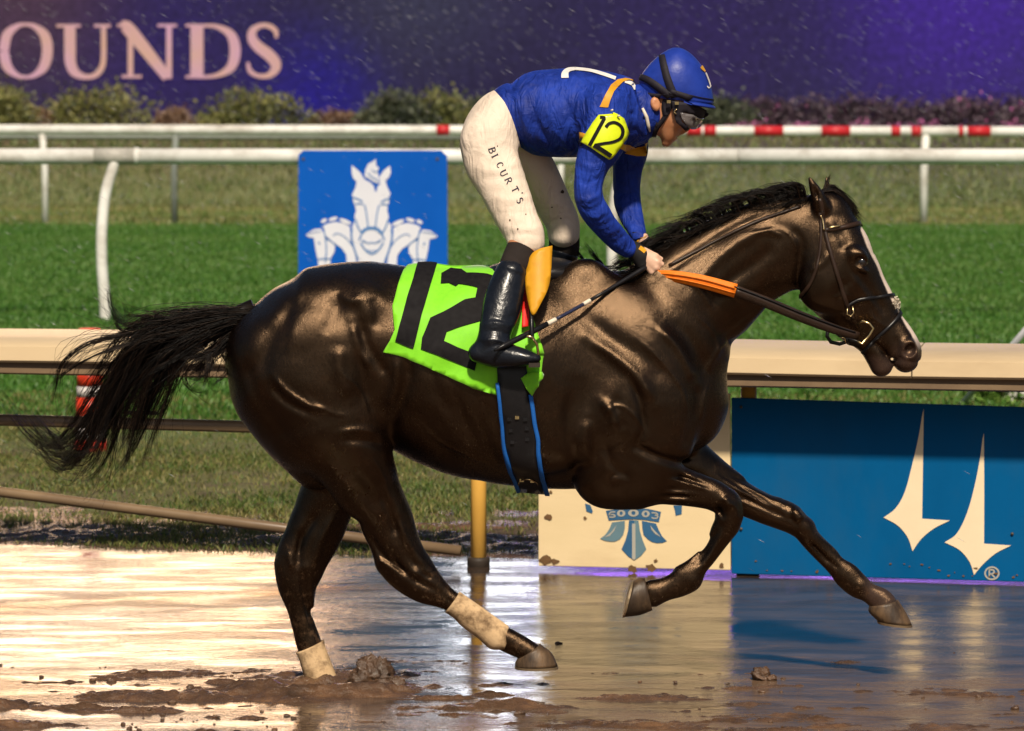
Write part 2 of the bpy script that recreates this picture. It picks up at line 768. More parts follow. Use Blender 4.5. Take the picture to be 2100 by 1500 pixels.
# ---- mud of the track
def mud_height(x, y):
    big = fbm(x * 0.8, y * 1.6, 3, 3)
    rid = fbm(x * 2.6, y * 8.0, 11, 5, 0.6)                 # low ridges drawn out along the track
    clod = fbm(x * 13, y * 19, 21, 4, 0.65)
    fine = fbm(x * 42, y * 60, 51, 3, 0.6)
    near = np.clip((0.95 - y) / 1.3, 0, 1)                  # chopped-up ground where the field has run
    left = np.clip((0.9 - x) / 1.8, 0.30, 1)
    h = -0.0085 - 0.004 * (1 - near) + 0.007 * near * near * (0.35 + 0.65 * left) + 0.016 * (big - 0.5) + (0.030 + 0.040 * near) * (rid - 0.54) * (0.5 + 0.5 * left)
    chop = np.clip((rid - 0.40) * 4, 0, 1)
    h += chop * ((0.004 + 0.030 * near) * (clod - 0.38) + (0.003 + 0.014 * near) * (fine - 0.45)) * (0.5 + 0.5 * left)
    edge = np.clip((y - (3.05 - 0.20 * x + 0.30 * (fbm(x * 1.3, y * 0.7, 5, 3) - 0.5))) / 0.5, 0, 1)
    h += edge * (0.05 + 0.05 * (fbm(x * 6, y * 10, 71, 4, 0.6) - 0.5))
    # hoof pit with its pushed-up rim round the planted hind foot
    px, py = PG(655, 1412)[:2]
    r = np.hypot((x - px) / 1.6, y - py)
    h += 0.020 * np.exp(-((r - 0.13) / 0.06) ** 2) * (0.1 + 1.8 * clod) - 0.01 * np.exp(-(r / 0.09) ** 2)
    return h


m_mud, nt, b = new_mat('wet_mud')
vec = coords(nt)
n1 = noise(nt, 7, 6, 0.65, vec)
n2 = noise(nt, 60, 5, 0.7, vec)
cr = ramp(nt, n1.outputs['Fac'], [(0.3, (0.045, 0.026, 0.015)), (0.55, (0.105, 0.056, 0.030)), (0.75, (0.20, 0.105, 0.05))])
nt.links.new(cr.outputs[0], b.inputs['Base Color'])
rr = ramp(nt, n2.outputs['Fac'], [(0.35, (0.12,) * 3), (0.7, (0.42,) * 3)])
nt.links.new(rr.outputs[0], b.inputs['Roughness'])
bm = bump(nt, b, n2.outputs['Fac'], 0.6, 0.012)
n3 = noise(nt, 220, 3, 0.6, vec)
bump(nt, b, n3.outputs['Fac'], 0.35, 0.004, bm)

xs = spaced(-2.6, 2.6, 0.011, (-60, 60))
ys = spaced(-1.1, 3.9, 0.011, (-16, 4.6), 1.5)
link('mud_track', grid_mesh('mud_track', xs, ys, mud_height), m_mud, smooth=True, kind='structure')

# ---- sheet of muddy water lying on it
m_water, nt, b = new_mat('muddy_water')
L = nt.links.new
v1 = coords(nt, (1.0, 1.7, 1))
v2 = coords(nt, (1.0, 3.0, 1))
w1 = noise(nt, 7.5, 4, 0.55, v1, 0.8)
w2 = noise(nt, 30, 6, 0.68, v1, 1.0)
w3 = noise(nt, 2.2, 3, 0.5, v2, 0.4)
film0 = noise(nt, 2.0, 8, 0.68, v2, 0.9)
sy = N(nt, 'ShaderNodeSeparateXYZ')
L(coords(nt), sy.inputs[0])
ny_ = N(nt, 'ShaderNodeMapRange')
ny_.inputs[1].default_value = 1.3
ny_.inputs[2].default_value = -0.9
ny_.inputs[3].default_value = -0.08
ny_.inputs[4].default_value = 0.13
L(sy.outputs['Y'], ny_.inputs[0])
nx_ = N(nt, 'ShaderNodeMapRange')
nx_.inputs[1].default_value = -0.6
nx_.inputs[2].default_value = 1.4
nx_.inputs[3].default_value = -0.11
nx_.inputs[4].default_value = 0.04
L(sy.outputs['X'], nx_.inputs[0])
fa = N(nt, 'ShaderNodeMath', operation='ADD')
L(film0.outputs['Fac'], fa.inputs[0])
L(ny_.outputs[0], fa.inputs[1])
film_ = N(nt, 'ShaderNodeMath', operation='ADD')
L(fa.outputs[0], film_.inputs[0])
L(nx_.outputs[0], film_.inputs[1])
cr = ramp(nt, film_.outputs[0], [(0.3, (0.035, 0.023, 0.017)), (0.5, (0.080, 0.051, 0.034)), (0.66, (0.15, 0.092, 0.056))])
L(cr.outputs[0], b.inputs['Base Color'])
rr = ramp(nt, film_.outputs[0], [(0.48, (0.02,) * 3), (0.60, (0.07,) * 3), (0.72, (0.28,) * 3)])
L(rr.outputs[0], b.inputs['Roughness'])
b.inputs['IOR'].default_value = 1.34
b.inputs['Specular IOR Level'].default_value = 0.5
b.inputs['Coat Weight'].default_value = 0.0
# ripples are short and lively in some places, flat in others
msk = ramp(nt, w3.outputs['Fac'], [(0.38, (0.15,) * 3), (0.62, (1,) * 3)])
mul = N(nt, 'ShaderNodeMath', operation='MULTIPLY')
L(w2.outputs['Fac'], mul.inputs[0])
L(msk.outputs[0], mul.inputs[1])
b1 = bump(nt, b, w1.outputs['Fac'], 0.07, 0.02)
b2 = bump(nt, b, mul.outputs[0], 0.24, 0.007, b1)
wv = spaced(-3, 3, 0.25, (-60, 60))
link('water', grid_mesh('water', wv, spaced(-2, 3.7, 0.25, (-16, 4.2)), lambda x, y: np.zeros_like(x)), m_water, smooth=True, kind='structure')

# ---- grass ground from the verge to the infield bank, one sheet
def ground_height(x, y):
    e = 3.25 - 0.20 * x + 0.45 * (fbm(x * 1.1 + 3, y * 0.3, 5, 4) - 0.5)
    h = np.clip((y - e) / 0.5, -1, 1) * 0.035 + 0.012 * (fbm(x * 2, y * 2, 8, 4) - 0.5) * np.clip(y - 2.5, 0, 1)
    s = np.clip((y - 47) / 9.0, 0, 1)
    h = h + 1.05 * s * s * (3 - 2 * s)
    return h


m_ground, nt, b = new_mat('turf_ground')
L = nt.links.new
vec = coords(nt)
sep = N(nt, 'ShaderNodeSeparateXYZ')
L(vec, sep.inputs[0])
warp = noise(nt, 0.9, 4, 0.6, vec)
wv2 = N(nt, 'ShaderNodeMath', operation='MULTIPLY_ADD')
L(warp.outputs['Fac'], wv2.inputs[0])
wv2.inputs[1].default_value = 2.2
L(sep.outputs['Y'], wv2.inputs[2])
mr = N(nt, 'ShaderNodeMapRange')
mr.inputs[1].default_value = 3.0
mr.inputs[2].default_value = 63.0
L(wv2.outputs[0], mr.inputs[0])
T = lambda y: (y + 1.1 - 3.0) / 60.0
zone = ramp(nt, mr.outputs[0], [(T(3.0), (0.09, 0.058, 0.036)), (T(4.0), (0.075, 0.052, 0.028)), (T(4.6), (0.115, 0.115, 0.038)), (T(7.0), (0.110, 0.110, 0.036)), (T(8.8), (0.080, 0.140, 0.028)),
                                (T(11.5), (0.050, 0.150, 0.018)), (T(38), (0.056, 0.160, 0.020)), (T(42), (0.14, 0.19, 0.05)), (T(46), (0.17, 0.18, 0.06)), (T(49), (0.10, 0.13, 0.045)), (T(54), (0.055, 0.045, 0.025)), (T(57), (0.06, 0.025, 0.02))])
n1 = noise(nt, 4, 8, 0.75, vec)
n2 = noise(nt, 34, 6, 0.72, vec)
mud = ramp(nt, n1.outputs['Fac'], [(0.47, (0, 0, 0)), (0.62, (1, 1, 1))])
fade = ramp(nt, mr.outputs[0], [(T(3.2), (1,) * 3), (T(7.5), (0.75,) * 3), (T(9.5), (0.0,) * 3)])
mm = N(nt, 'ShaderNodeMath', operation='MULTIPLY')
L(mud.outputs[0], mm.inputs[0])
L(fade.outputs[0], mm.inputs[1])
mx = N(nt, 'ShaderNodeMix', data_type='RGBA')
L(mm.outputs[0], mx.inputs[0])
L(zone.outputs[0], mx.inputs[6])
mx.inputs[7].default_value = (0.085, 0.055, 0.036, 1)
var = ramp(nt, n2.outputs['Fac'], [(0.32, (0.30,) * 3), (0.5, (0.9,) * 3), (0.68, (1.8,) * 3)])
mx2 = N(nt, 'ShaderNodeMix', data_type='RGBA', blend_type='MULTIPLY')
mx2.inputs[0].default_value = 1
L(mx.outputs[2], mx2.inputs[6])
L(var.outputs[0], mx2.inputs[7])
L(mx2.outputs[2], b.inputs['Base Color'])
b.inputs['Roughness'].default_value = 0.75
b.inputs['Specular IOR Level'].default_value = 0.25
bump(nt, b, n2.outputs['Fac'], 0.6, 0.03)
gx = spaced(-4.5, 4.5, 0.09, (-70, 70), 1.25)
gy = np.concatenate([np.arange(2.4, 9, 0.07), np.arange(9, 46, 0.6), np.arange(46, 75, 0.7), [90, 150, 400]])
link('grass_ground', grid_mesh('grass_ground', gx, gy, ground_height), m_ground, smooth=True, kind='structure')
m_far, nt, b = new_mat('far_ground')
n1 = noise(nt, 0.2, 5, 0.6, coords(nt))
L = nt.links.new
L(ramp(nt, n1.outputs['Fac'], [(0.3, (0.05, 0.06, 0.025)), (0.7, (0.08, 0.07, 0.04))]).outputs[0], b.inputs['Base Color'])
b.inputs['Roughness'].default_value = 0.9
link('ground', grid_mesh('ground', np.array([-900, -70, 70, 900.]), np.array([-300, -16, 4, 90, 1500.]), lambda x, y: np.full_like(x, -0.12)), m_far, kind='structure')


# ---- grass blades
def grass_mat(name, a, b_, c, d):
    m, nt, b = new_mat(name)
    L = nt.links.new
    g = N(nt, 'ShaderNodeNewGeometry')
    n1 = noise(nt, 1.6, 4, 0.6, coords(nt, (0.35, 1, 1)))
    add = N(nt, 'ShaderNodeMath', operation='MULTIPLY_ADD')
    L(g.outputs['Random Per Island'], add.inputs[0])
    add.inputs[1].default_value = 0.55
    L(n1.outputs['Fac'], add.inputs[2])
    n2 = noise(nt, 0.45, 2, 0.5, coords(nt, (0.05, 1, 1)))
    add2 = N(nt, 'ShaderNodeMath', operation='MULTIPLY_ADD')
    L(n2.outputs['Fac'], add2.inputs[0])
    add2.inputs[1].default_value = 0.7
    add2.inputs[2].default_value = -0.35
    add3 = N(nt, 'ShaderNodeMath', operation='ADD')
    L(add.outputs[0], add3.inputs[0])
    L(add2.outputs[0], add3.inputs[1])
    cr = ramp(nt, add3.outputs[0], [(0.35, a), (0.62, b_), (0.85, c), (1.0, d)])
    L(cr.outputs[0], b.inputs['Base Color'])
    b.inputs['Roughness'].default_value = 0.5
    b.inputs['Specular IOR Level'].default_value = 0.35
    tr = N(nt, 'ShaderNodeBsdfTranslucent')
    L(cr.outputs[0], tr.inputs[0])
    ms = N(nt, 'ShaderNodeMixShader')
    ms.inputs[0].default_value = 0.3
    L(b.outputs[0], ms.inputs[1])
    L(tr.outputs[0], ms.inputs[2])
    L(ms.outputs[0], nt.nodes['Material Output'].inputs[0])
    return m


def blades(name, n, y0, y1, size, mat, keep=None, seed=1, lean=0.6, label='', wid=0.12, power=1.0, cat='grass'):
    rs = np.random.RandomState(seed)
    y = y0 + (y1 - y0) * rs.rand(n) ** power
    x = (rs.rand(n) * 2 - 1) * (0.152 * (CAM_D + y) + 0.3)
    if keep is not None:
        k = keep(x, y, rs.rand(n))
        x, y = x[k], y[k]
        n = len(x)
    z = ground_height(x, y) - 0.004
    L_ = size[0] + (size[1] - size[0]) * rs.rand(n)
    an = rs.rand(n) * 2 * math.pi
    le = L_ * lean * (0.3 + rs.rand(n))
    dx, dy = np.cos(an) * le, np.sin(an) * le
    wa = rs.rand(n) * math.pi
    wx, wy = np.cos(wa) * L_ * wid, np.sin(wa) * L_ * wid
    b0 = np.column_stack([x - wx, y - wy, z])
    b1 = np.column_stack([x + wx, y + wy, z])
    m0 = np.column_stack([x - wx * 0.8 + dx * 0.35, y - wy * 0.8 + dy * 0.35, z + L_ * 0.6])
    m1 = np.column_stack([x + wx * 0.8 + dx * 0.35, y + wy * 0.8 + dy * 0.35, z + L_ * 0.6])
    t = np.column_stack([x + dx, y + dy, z + L_ * (0.95 - 0.2 * rs.rand(n))])
    v = np.stack([b0, b1, m0, m1, t], 1).reshape(-1, 3)
    i = np.arange(n)[:, None] * 5
    me = mesh_np(name, v, [i + np.array([[0, 1, 3, 2]]), i + np.array([[2, 3, 4]])])
    return link(name, me, mat, label=label, cat=cat, kind='stuff')


m_verge = grass_mat('verge_grass', (0.040, 0.085, 0.014), (0.080, 0.135, 0.024), (0.17, 0.18, 0.045), (0.26, 0.22, 0.08))
m_turf = grass_mat('turf_blades', (0.038, 0.118, 0.013), (0.060, 0.160, 0.020), (0.082, 0.185, 0.028), (0.115, 0.20, 0.044))
m_dry = grass_mat('dry_blades', (0.070, 0.150, 0.030), (0.13, 0.20, 0.050), (0.22, 0.23, 0.08), (0.28, 0.25, 0.10))
m_rough = grass_mat('rough_blades', (0.065, 0.105, 0.030), (0.11, 0.16, 0.048), (0.165, 0.195, 0.068), (0.20, 0.20, 0.085))


def verge_keep(x, y, r):
    e = 3.22 - 0.20 * x + 0.45 * (fbm(x * 1.1 + 3, y * 0.3, 5, 4) - 0.5)
    d = fbm(x * 1.6, y * 1.2, 31, 4)
    bare = np.clip((d - 0.34) * 5, 0.22, 1)
    bare = np.where(y > 8.5, np.maximum(bare, np.clip((y - 8.5) / 2, 0, 1)), bare)
    return (y > e) & (r < bare)


blades('verge_grass', 210000, 3.2, 11, (0.014, 0.036), m_verge, verge_keep, 4, 0.9, 'patchy worn grass and weeds along the verge behind the near rail', 0.09, 1.15)
blades('turf_grass', 230000, 9.0, 40, (0.030, 0.055), m_turf, None, 5, 0.6, 'short mown green grass of the turf course', 0.16, 0.8)
blades('dry_grass', 34000, 39.5, 47.5, (0.05, 0.09), m_dry, None, 6, 0.6, 'pale tan and green grass strip beyond the turf course', 0.14)
blades('rough_grass', 30000, 46.5, 57, (0.06, 0.14), m_rough, None, 8, 0.7, 'dark olive rough grass on the bank below the infield shrubs', 0.12)

# ================================================================== NEAR RAIL AND ITS PANELS
def rail_y(X):
    return 2.78 - 0.23 * X


RAIL_DIR = Vector((1, -0.23, 0)).normalized()
RAIL_NOR = Vector((-0.23, -1, 0)).normalized()       # towards the camera


def rail_pt(X, off=0.0, z=0.0):
    """point on the rail line at lateral X, off metres in front of it"""
    return Vector((X, rail_y(X), z)) + RAIL_NOR * off


m_cover = plain('cream_fibreglass', (0.60, 0.46, 0.28), (0.53, 0.40, 0.24), 0.32, 3, (0.4, 1, 1), 0.08, 40, dirt=(0.26, 0.17, 0.09), dirt_amt=0.45, spec=0.5)
m_lip = plain('brown_lip', (0.16, 0.10, 0.055), (0.11, 0.07, 0.04), 0.5, 5, (0.4, 1, 1), 0.1, 40)
m_white = plain('white_paint', (0.74, 0.73, 0.70), (0.64, 0.63, 0.60), 0.4, 9, (0.6, 1, 1), 0.08, 50, dirt=(0.28, 0.24, 0.19), dirt_amt=0.75, dirt_lo=0.46)
m_post = plain('warm_tinted_post', (0.78, 0.44, 0.09), (0.66, 0.36, 0.07), 0.4, 8, (1, 1, 0.4), 0.1, 60, dirt=(0.26, 0.17, 0.10), dirt_amt=0.5)  # white posts; the warm light on them is put into the orange base
m_pipe = plain('weathered_pipe', (0.20, 0.135, 0.075), (0.13, 0.085, 0.05), 0.4, 10, (0.4, 1, 1), 0.1, 60, dirt=(0.12, 0.08, 0.05))
m_dark = plain('dark_rubber', (0.035, 0.025, 0.018), rough=0.6)

near_rail = empty('track_rail', rail_pt(0), label='cream covered near rail with overhanging lip on yellowish posts', cat='rail')
prof = [(-0.15, 0.78), (-0.15, 0.885), (-0.13, 0.906), (0.10, 0.890), (0.235, 0.872), (0.258, 0.860), (0.268, 0.806), (0.258, 0.797), (0.17, 0.792)]
XR = list(np.linspace(-4.0, 4.0, 33))


def extrude_profile(pf, Xs, wob=0.0):
    mb = MB()
    vs = []
    for X in Xs:
        for o, z in pf:
            vs.append(rail_pt(X, o, z + wob * math.sin(X * 3.1) * 0.5))
    n = len(pf)
    fs = [(i * n + k, i * n + k + 1, (i + 1) * n + k + 1, (i + 1) * n + k) for i in range(len(Xs) - 1) for k in range(n - 1)]
    return mb.add(vs, fs)


# the cover is made in lengths that butt together
for i, (a, c) in enumerate(((-4.0, -1.42), (-1.415, 1.55), (1.555, 4.0))):
    o = extrude_profile(prof, np.linspace(a, c, 14), 0.004).build('cover', m_cover, near_rail, True)
    mo = o.modifiers.new('t', 'SOLIDIFY')
    mo.thickness = 0.006
    e = o.modifiers.new('e', 'EDGE_SPLIT')
    e.split_angle = R(28)
extrude_profile([(0.235, 0.830), (0.238, 0.800), (0.240, 0.768), (0.225, 0.752), (-0.02, 0.756)], XR).build('lip', m_lip, near_rail)
extrude_profile([(0.243, 0.775), (0.246, 0.756), (0.22, 0.748)], XR).build('lip_edge', m_pipe, near_rail)
for X in (-2.55, -0.145, 0.9, 2.3):
    b0 = rail_pt(X, -0.06)
    mb = MB().tube([b0 + Vector((0, 0, -0.1)), b0 + Vector((0, 0, 0.80))], 0.031, 20, True)
    po = mb.build('post', m_post, near_rail, True)
    MB().lathe(b0 + Vector((0, 0, 0)), [(0.043, -0.03), (0.045, 0.022), (0.043, 0.036), (0.032, 0.038)], 18).build('collar', m_dark, po, True)
    ag = MB()
    ag.tube([b0 + Vector((0, 0, 0.74)), b0 + RAIL_NOR * 0.17 + Vector((0, 0, 0.795)), b0 + RAIL_NOR * 0.28 + Vector((0, 0, 0.80))], 0.016, 8)
    ag.build('bracket', m_pipe, near_rail, True)

lower = MB().tube([rail_pt(X, 0.03, z) for X, z in ((-3.6, 0.556), (-2.0, 0.548), (-0.45, 0.537))], 0.024, 14)
lo = lower.build('lower_rail_pipe', m_pipe, None, True, label='thin brown horizontal pipe running below the cream rail at left', cat='pipe')
MB().box(rail_pt(-1.48, 0.0, 0.585), (0.13, 0.035, 0.014), Matrix.Rotation(-0.226, 3, 'Z')).build('clip', m_dark, lo)
slp = [P(-160, 986, 3.3), P(0, 1009, 3.22), P(480, 1071, 3.0), P(945, 1130, 2.84)]
MB().tube([tuple(p) for p in slp], [0.021] * 4, 14).build('slanting_pipe', m_pipe, None, True, label='brown brace pipe slanting down to the foot of the yellow post', cat='pipe')

# ---- advertising panels
m_pwhite = plain('panel_cream', (0.76, 0.60, 0.36), (0.70, 0.55, 0.32), 0.42, 3, (1, 1, 3), 0.08, 50, dirt=(0.38, 0.24, 0.12), dirt_amt=0.30)
m_pblue = plain('panel_blue', (0.000, 0.092, 0.255), (0.000, 0.076, 0.215), 0.6, 3, (1, 1, 0.5), 0.05, 60, dirt=(0.02, 0.085, 0.18), dirt_amt=0.5, spec=0.08)
m_print_c = plain('print_cream', (0.80, 0.66, 0.45), (0.76, 0.62, 0.42), 0.42, 8, bump_s=0.0)
m_print_b1 = plain('print_steel_blue', (0.035, 0.12, 0.24), (0.03, 0.10, 0.20), 0.45, 8, bump_s=0.0)
m_print_b2 = plain('print_slate', (0.13, 0.22, 0.26), (0.11, 0.19, 0.23), 0.45, 8, bump_s=0.0)
m_print_g = plain('print_grey', (0.40, 0.38, 0.33), (0.37, 0.35, 0.30), 0.45, 8, bump_s=0.0)
m_stain = plain('brown_scuff', (0.16, 0.085, 0.035), (0.11, 0.06, 0.025), 0.6, 40, bump_s=0.2)


def panel_pt(x, y, off=0.0):
    """meet of a measured picture ray with the vertical plane of the panels"""
    d = Vector(ray_dir(x, y))
    o = rail_pt(0.5, 0.0)
    t = (o - EYE).dot(RAIL_NOR) / d.dot(RAIL_NOR)
    return EYE + d * t + RAIL_NOR * off


def panel(name, corners, mat, label, thick=0.018):
    p = [panel_pt(x, y) for x, y in corners]
    base = (p[2] + p[3]) / 2
    mb = MB()
    q = [k - RAIL_NOR * thick for k in p]
    mb.add(p + q, [(3, 2, 1, 0), (4, 5, 6, 7), (0, 1, 5, 4), (1, 2, 6, 5), (2, 3, 7, 6), (3, 0, 4, 7)])
    root = empty(name, base, label=label, cat='sign panel', group='panels fixed under the near rail')
    bevel(mb.build('board', mat, root), 0.003)
    return root


def print_on(name, poly, mat, parent, pt, off=0.0025, step=30, holes=()):
    v2, fs = poly_mesh(poly, step, holes)
    me = bpy.data.meshes.new(name)
    me.from_pydata([tuple(pt(x, y, off)) for x, y in v2], [], fs)
    me.update()
    if len(me.polygons) and sum(p.normal.y for p in me.polygons) > 0:
        me.flip_normals()
    return link(name, me, mat, parent)


pw = panel('cream_panel', [(1104, 800), (1497, 808), (1498, 1170), (1104, 1161)], m_pwhite, 'cream wooden panel with a blue feathered crest under the rail')
pb = panel('blue_panel', [(1500, 816), (2420, 846), (2420, 1203), (1500, 1177)], m_pblue, 'deep blue panel with two cream dart shapes under the rail')
Z1 = lambda x, y: (1180 + x / 8.75, 1010 + y / 8.75)
zp = lambda pts: [Z1(*p) for p in pts]
print_on('crest_banner', zp([(550, 330), (800, 290), (1050, 280), (1300, 295), (1540, 350), (1500, 535), (1250, 495), (1050, 480), (850, 490), (600, 505)]), m_print_b1, pw, panel_pt)
print_on('crest_feather', zp([(660, 540), (890, 510), (890, 640), (860, 760), (800, 840), (720, 880), (640, 885), (540, 870), (445, 832), (540, 760), (610, 660)]), m_print_b2, pw, panel_pt)
print_on('crest_feather', zp([(1195, 510), (1450, 560), (1500, 680), (1560, 790), (1645, 875), (1560, 905), (1460, 910), (1380, 890), (1300, 840), (1225, 760), (1205, 640)]), m_print_b1, pw, panel_pt)
print_on('crest_blade', zp([(965, 500), (1060, 500), (1060, 1218), (950, 1150), (830, 1020), (900, 860), (945, 700)]), m_print_b1, pw, panel_pt)
print_on('crest_blade', zp([(1062, 500), (1135, 505), (1160, 690), (1210, 860), (1275, 1020), (1180, 1140), (1062, 1218)]), m_print_b2, pw, panel_pt)
print_on('crest_rib', zp([(1020, 560), (1080, 560), (1082, 1195), (1050, 1210), (1020, 1190)]), m_print_g, pw, panel_pt, 0.004)
print_on('crest_rib', zp([(520, 810), (640, 720), (740, 590), (700, 690), (620, 780)]), m_print_g, pw, panel_pt, 0.004)
print_on('crest_rib', zp([(1345, 590), (1420, 680), (1540, 800), (1440, 750), (1370, 670)]), m_print_g, pw, panel_pt, 0.004)
for cx, cy, rx, ry in ((1045, 370, 95, 65), (825, 375, 75, 60), (1265, 385, 72, 60)):
    print_on('crest_letter', zp(ellipse(cx, cy, rx, ry)), m_print_g, pw, panel_pt, 0.004, 30, [zp(ellipse(cx, cy, rx * 0.38, ry * 0.55))])
for s in ([((720, 350), (640, 355), (610, 400), (660, 395)), 22], [((610, 400), (690, 400), (715, 430), (660, 445), (610, 440)), 22], [((1370, 365), (1450, 370), (1480, 400), (1430, 408)), 22], [((1430, 408), (1480, 425), (1465, 460), (1410, 465), (1370, 450)), 22]):
    strokes_mesh([([Z1(*q) for q in s[0]], s[1] / 8.75)], lambda x, y, k: panel_pt(x, y, 0.004)).build('crest_letter', m_print_g, pw)
print_on('crest_tip', zp([(175, 200), (270, 230), (315, 340), (300, 378), (200, 340)]), m_print_b1, pw, panel_pt)
print_on('crest_tip', zp([(1760, 235), (1915, 230), (1910, 390), (1800, 418), (1790, 330)]), m_print_b1, pw, panel_pt)
rs = random.Random(5)
for x, y, r in ((1125, 1060, 7), (1119, 1150, 11), (1138, 1152, 8), (1335, 1166, 10), (1345, 1150, 4), (1200, 1063, 3.5), (1385, 905, 3.5), (1480, 1160, 5), (1416, 1168, 6), (1298, 1167, 9), (1130, 1010, 4)):
    print_on('scuff', [(x + r * (0.6 + 0.8 * rs.random()) * math.cos(t), y + r * (0.5 + 0.7 * rs.random()) * math.sin(t)) for t in np.linspace(0, 6.28, 11)[:-1]], m_stain, pw, panel_pt, 0.0035)
for k in range(26):
    x = 1515 + 580 * rs.random()
    y = 1168 + (x - 1500) * 0.028 - 40 * rs.random() ** 3
    r = 1.2 + 4.5 * rs.random() ** 2
    print_on('scuff', [(x + 1.5 * r * (0.6 + 0.8 * rs.random()) * math.cos(t), y + r * (0.5 + 0.7 * rs.random()) * math.sin(t)) for t in np.linspace(0, 6.28, 11)[:-1]], m_stain, pb, panel_pt, 0.0035)
Z2 = lambda x, y: (1460 + x / 2.678, 680 + y / 2.678)
d1 = catmull([(1164, 425), (1160, 700), (1155, 1028)], 4).tolist() + catmull([(1308, 1038), (1220, 1082), (1150, 1140), (1102, 1207)], 4).tolist() + catmull([(1102, 1207), (1075, 1130), (1020, 1065), (943, 1022)], 4).tolist()[1:] + catmull([(943, 1022), (1010, 970), (1060, 880), (1098, 740), (1135, 580), (1160, 425)], 4).tolist()[1:-1]
d2 = catmull([(1494, 558), (1496, 850), (1495, 1165)], 4).tolist() + catmull([(1645, 1175), (1560, 1218), (1490, 1278), (1440, 1337)], 4).tolist() + catmull([(1440, 1337), (1415, 1265), (1360, 1200), (1278, 1158)], 4).tolist()[1:] + catmull([(1278, 1158), (1345, 1110), (1400, 1000), (1440, 860), (1472, 700), (1490, 558)], 4).tolist()[1:-1]
for d_ in (d1, d2):
    print_on('dart_print', [Z2(*p) for p in d_], m_print_c, pb, panel_pt)
ring = [Z2(*p) for p in ellipse(1538, 1328, 42, 38, 28)]
print_on('mark_ring', ring, m_print_g, pb, panel_pt, 0.0025, 30, [[Z2(*p) for p in ellipse(1538, 1328, 33, 29, 28)]])
strokes_mesh([([Z2(*q) for q in s], 3.2) for s in (((1524, 1350), (1524, 1306)), ((1520, 1308), (1545, 1310), (1550, 1322), (1538, 1331), (1522, 1331)), ((1534, 1331), (1554, 1351)))], lambda x, y, k: panel_pt(x, y, 0.003)).build('mark_letter', m_print_g, pb)
m_bolt = plain('dull_bolt', (0.08, 0.07, 0.06), rough=0.5)
for pr, spots in ((pb, ((1520, 1085), (2076, 1095), (1520, 835))), (pw, ((1118, 830), (1480, 830)))):
    for x, y in spots:
        c = panel_pt(x, y, 0.003)
        MB().tube([c - RAIL_NOR * 0.004, c + RAIL_NOR * 0.003], 0.006, 10).build('bolt', m_bolt, pr, True)

# ---- red and white marker post behind the rail
m_red = plain('red_reflective', (0.62, 0.045, 0.015), (0.52, 0.035, 0.012), 0.4, 30, bump_s=0.05)
m_mwhite = plain('white_reflective', (0.62, 0.58, 0.56), (0.55, 0.50, 0.48), 0.45, 30, bump_s=0.05)
mp = PG(186, 938)
mk = empty('marker_post', mp, label='red and white banded marker post standing behind the rail at left', cat='marker post')
pf = lambda z: 0.085 - 0.03 * z / 0.66
zs = [0.0, 0.09, 0.19, 0.31, 0.365, 0.445, 0.49, 0.60, 0.66]
for i in range(len(zs) - 1):
    a, c = zs[i], zs[i + 1]
    MB().lathe(mp, [(pf(a), a), (pf(c), c)], 22).build('band', m_red if i % 2 == 0 or i == 7 else m_mwhite, mk, True)
MB().lathe(mp, [(0.13, -0.01), (0.13, 0.02), (0.10, 0.028)], 6).build('foot', m_dark, mk)

# ---- pale diagonal pole and leafy plants at the right
m_pole = plain('pale_grey_paint', (0.50, 0.50, 0.54), rough=0.4, scale=20, dirt=(0.25, 0.2, 0.16))
pa, pc = PG(1962, 842), P(2108, 672, 9.4)
MB().tube([tuple(pa), tuple((pa + pc) / 2), tuple(pc)], 0.018, 12).build('diagonal_pole', m_pole, None, True, label='pale grey pole leaning up to the right behind the rail', cat='pole')


# ---- foliage
def leaf_cloud(name, c, r, n, leaf, mat, parent, seed, flat=0.7, hang=0.0):
    """many small leaves spread through an uneven crown"""
    rs = np.random.RandomState(seed)
    k = max(5, n // 30)
    hubs = rs.randn(k, 3)
    hubs /= np.linalg.norm(hubs, axis=1)[:, None]
    hubs *= (0.62 + 0.36 * rs.rand(k, 1))
    hubs[:, 2] = np.abs(hubs[:, 2]) * 0.95
    w = rs.randint(0, k, n)
    p = hubs[w] + rs.randn(n, 3) * 0.16
    p[:, 2] = np.maximum(p[:, 2], 0.02)
    p = np.array(c) + p * np.array(r)
    d = rs.randn(n, 3)
    d[:, 2] = np.abs(d[:, 2]) * 0.8 + 0.2
    d /= np.linalg.norm(d, axis=1)[:, None]
    s = np.cross(d, rs.randn(n, 3))
    s /= np.linalg.norm(s, axis=1)[:, None]
    L_ = leaf * (0.6 + 0.8 * rs.rand(n, 1))
    W_ = L_ * 0.34
    v = np.stack([p, p + d * L_ * 0.45 + s * W_, p + d * L_ - np.array([0, 0, hang]) * L_, p + d * L_ * 0.45 - s * W_], 1).reshape(-1, 3)
    f = (np.arange(n)[:, None] * 4 + np.arange(4)[None, :])
    return link(name, mesh_np(name, v, f), mat, parent, kind='stuff')


def leaf_mat(name, a, b_, c):
    m = grass_mat(name, a, b_, c, tuple(min(1, k * 1.3) for k in c))
    return m


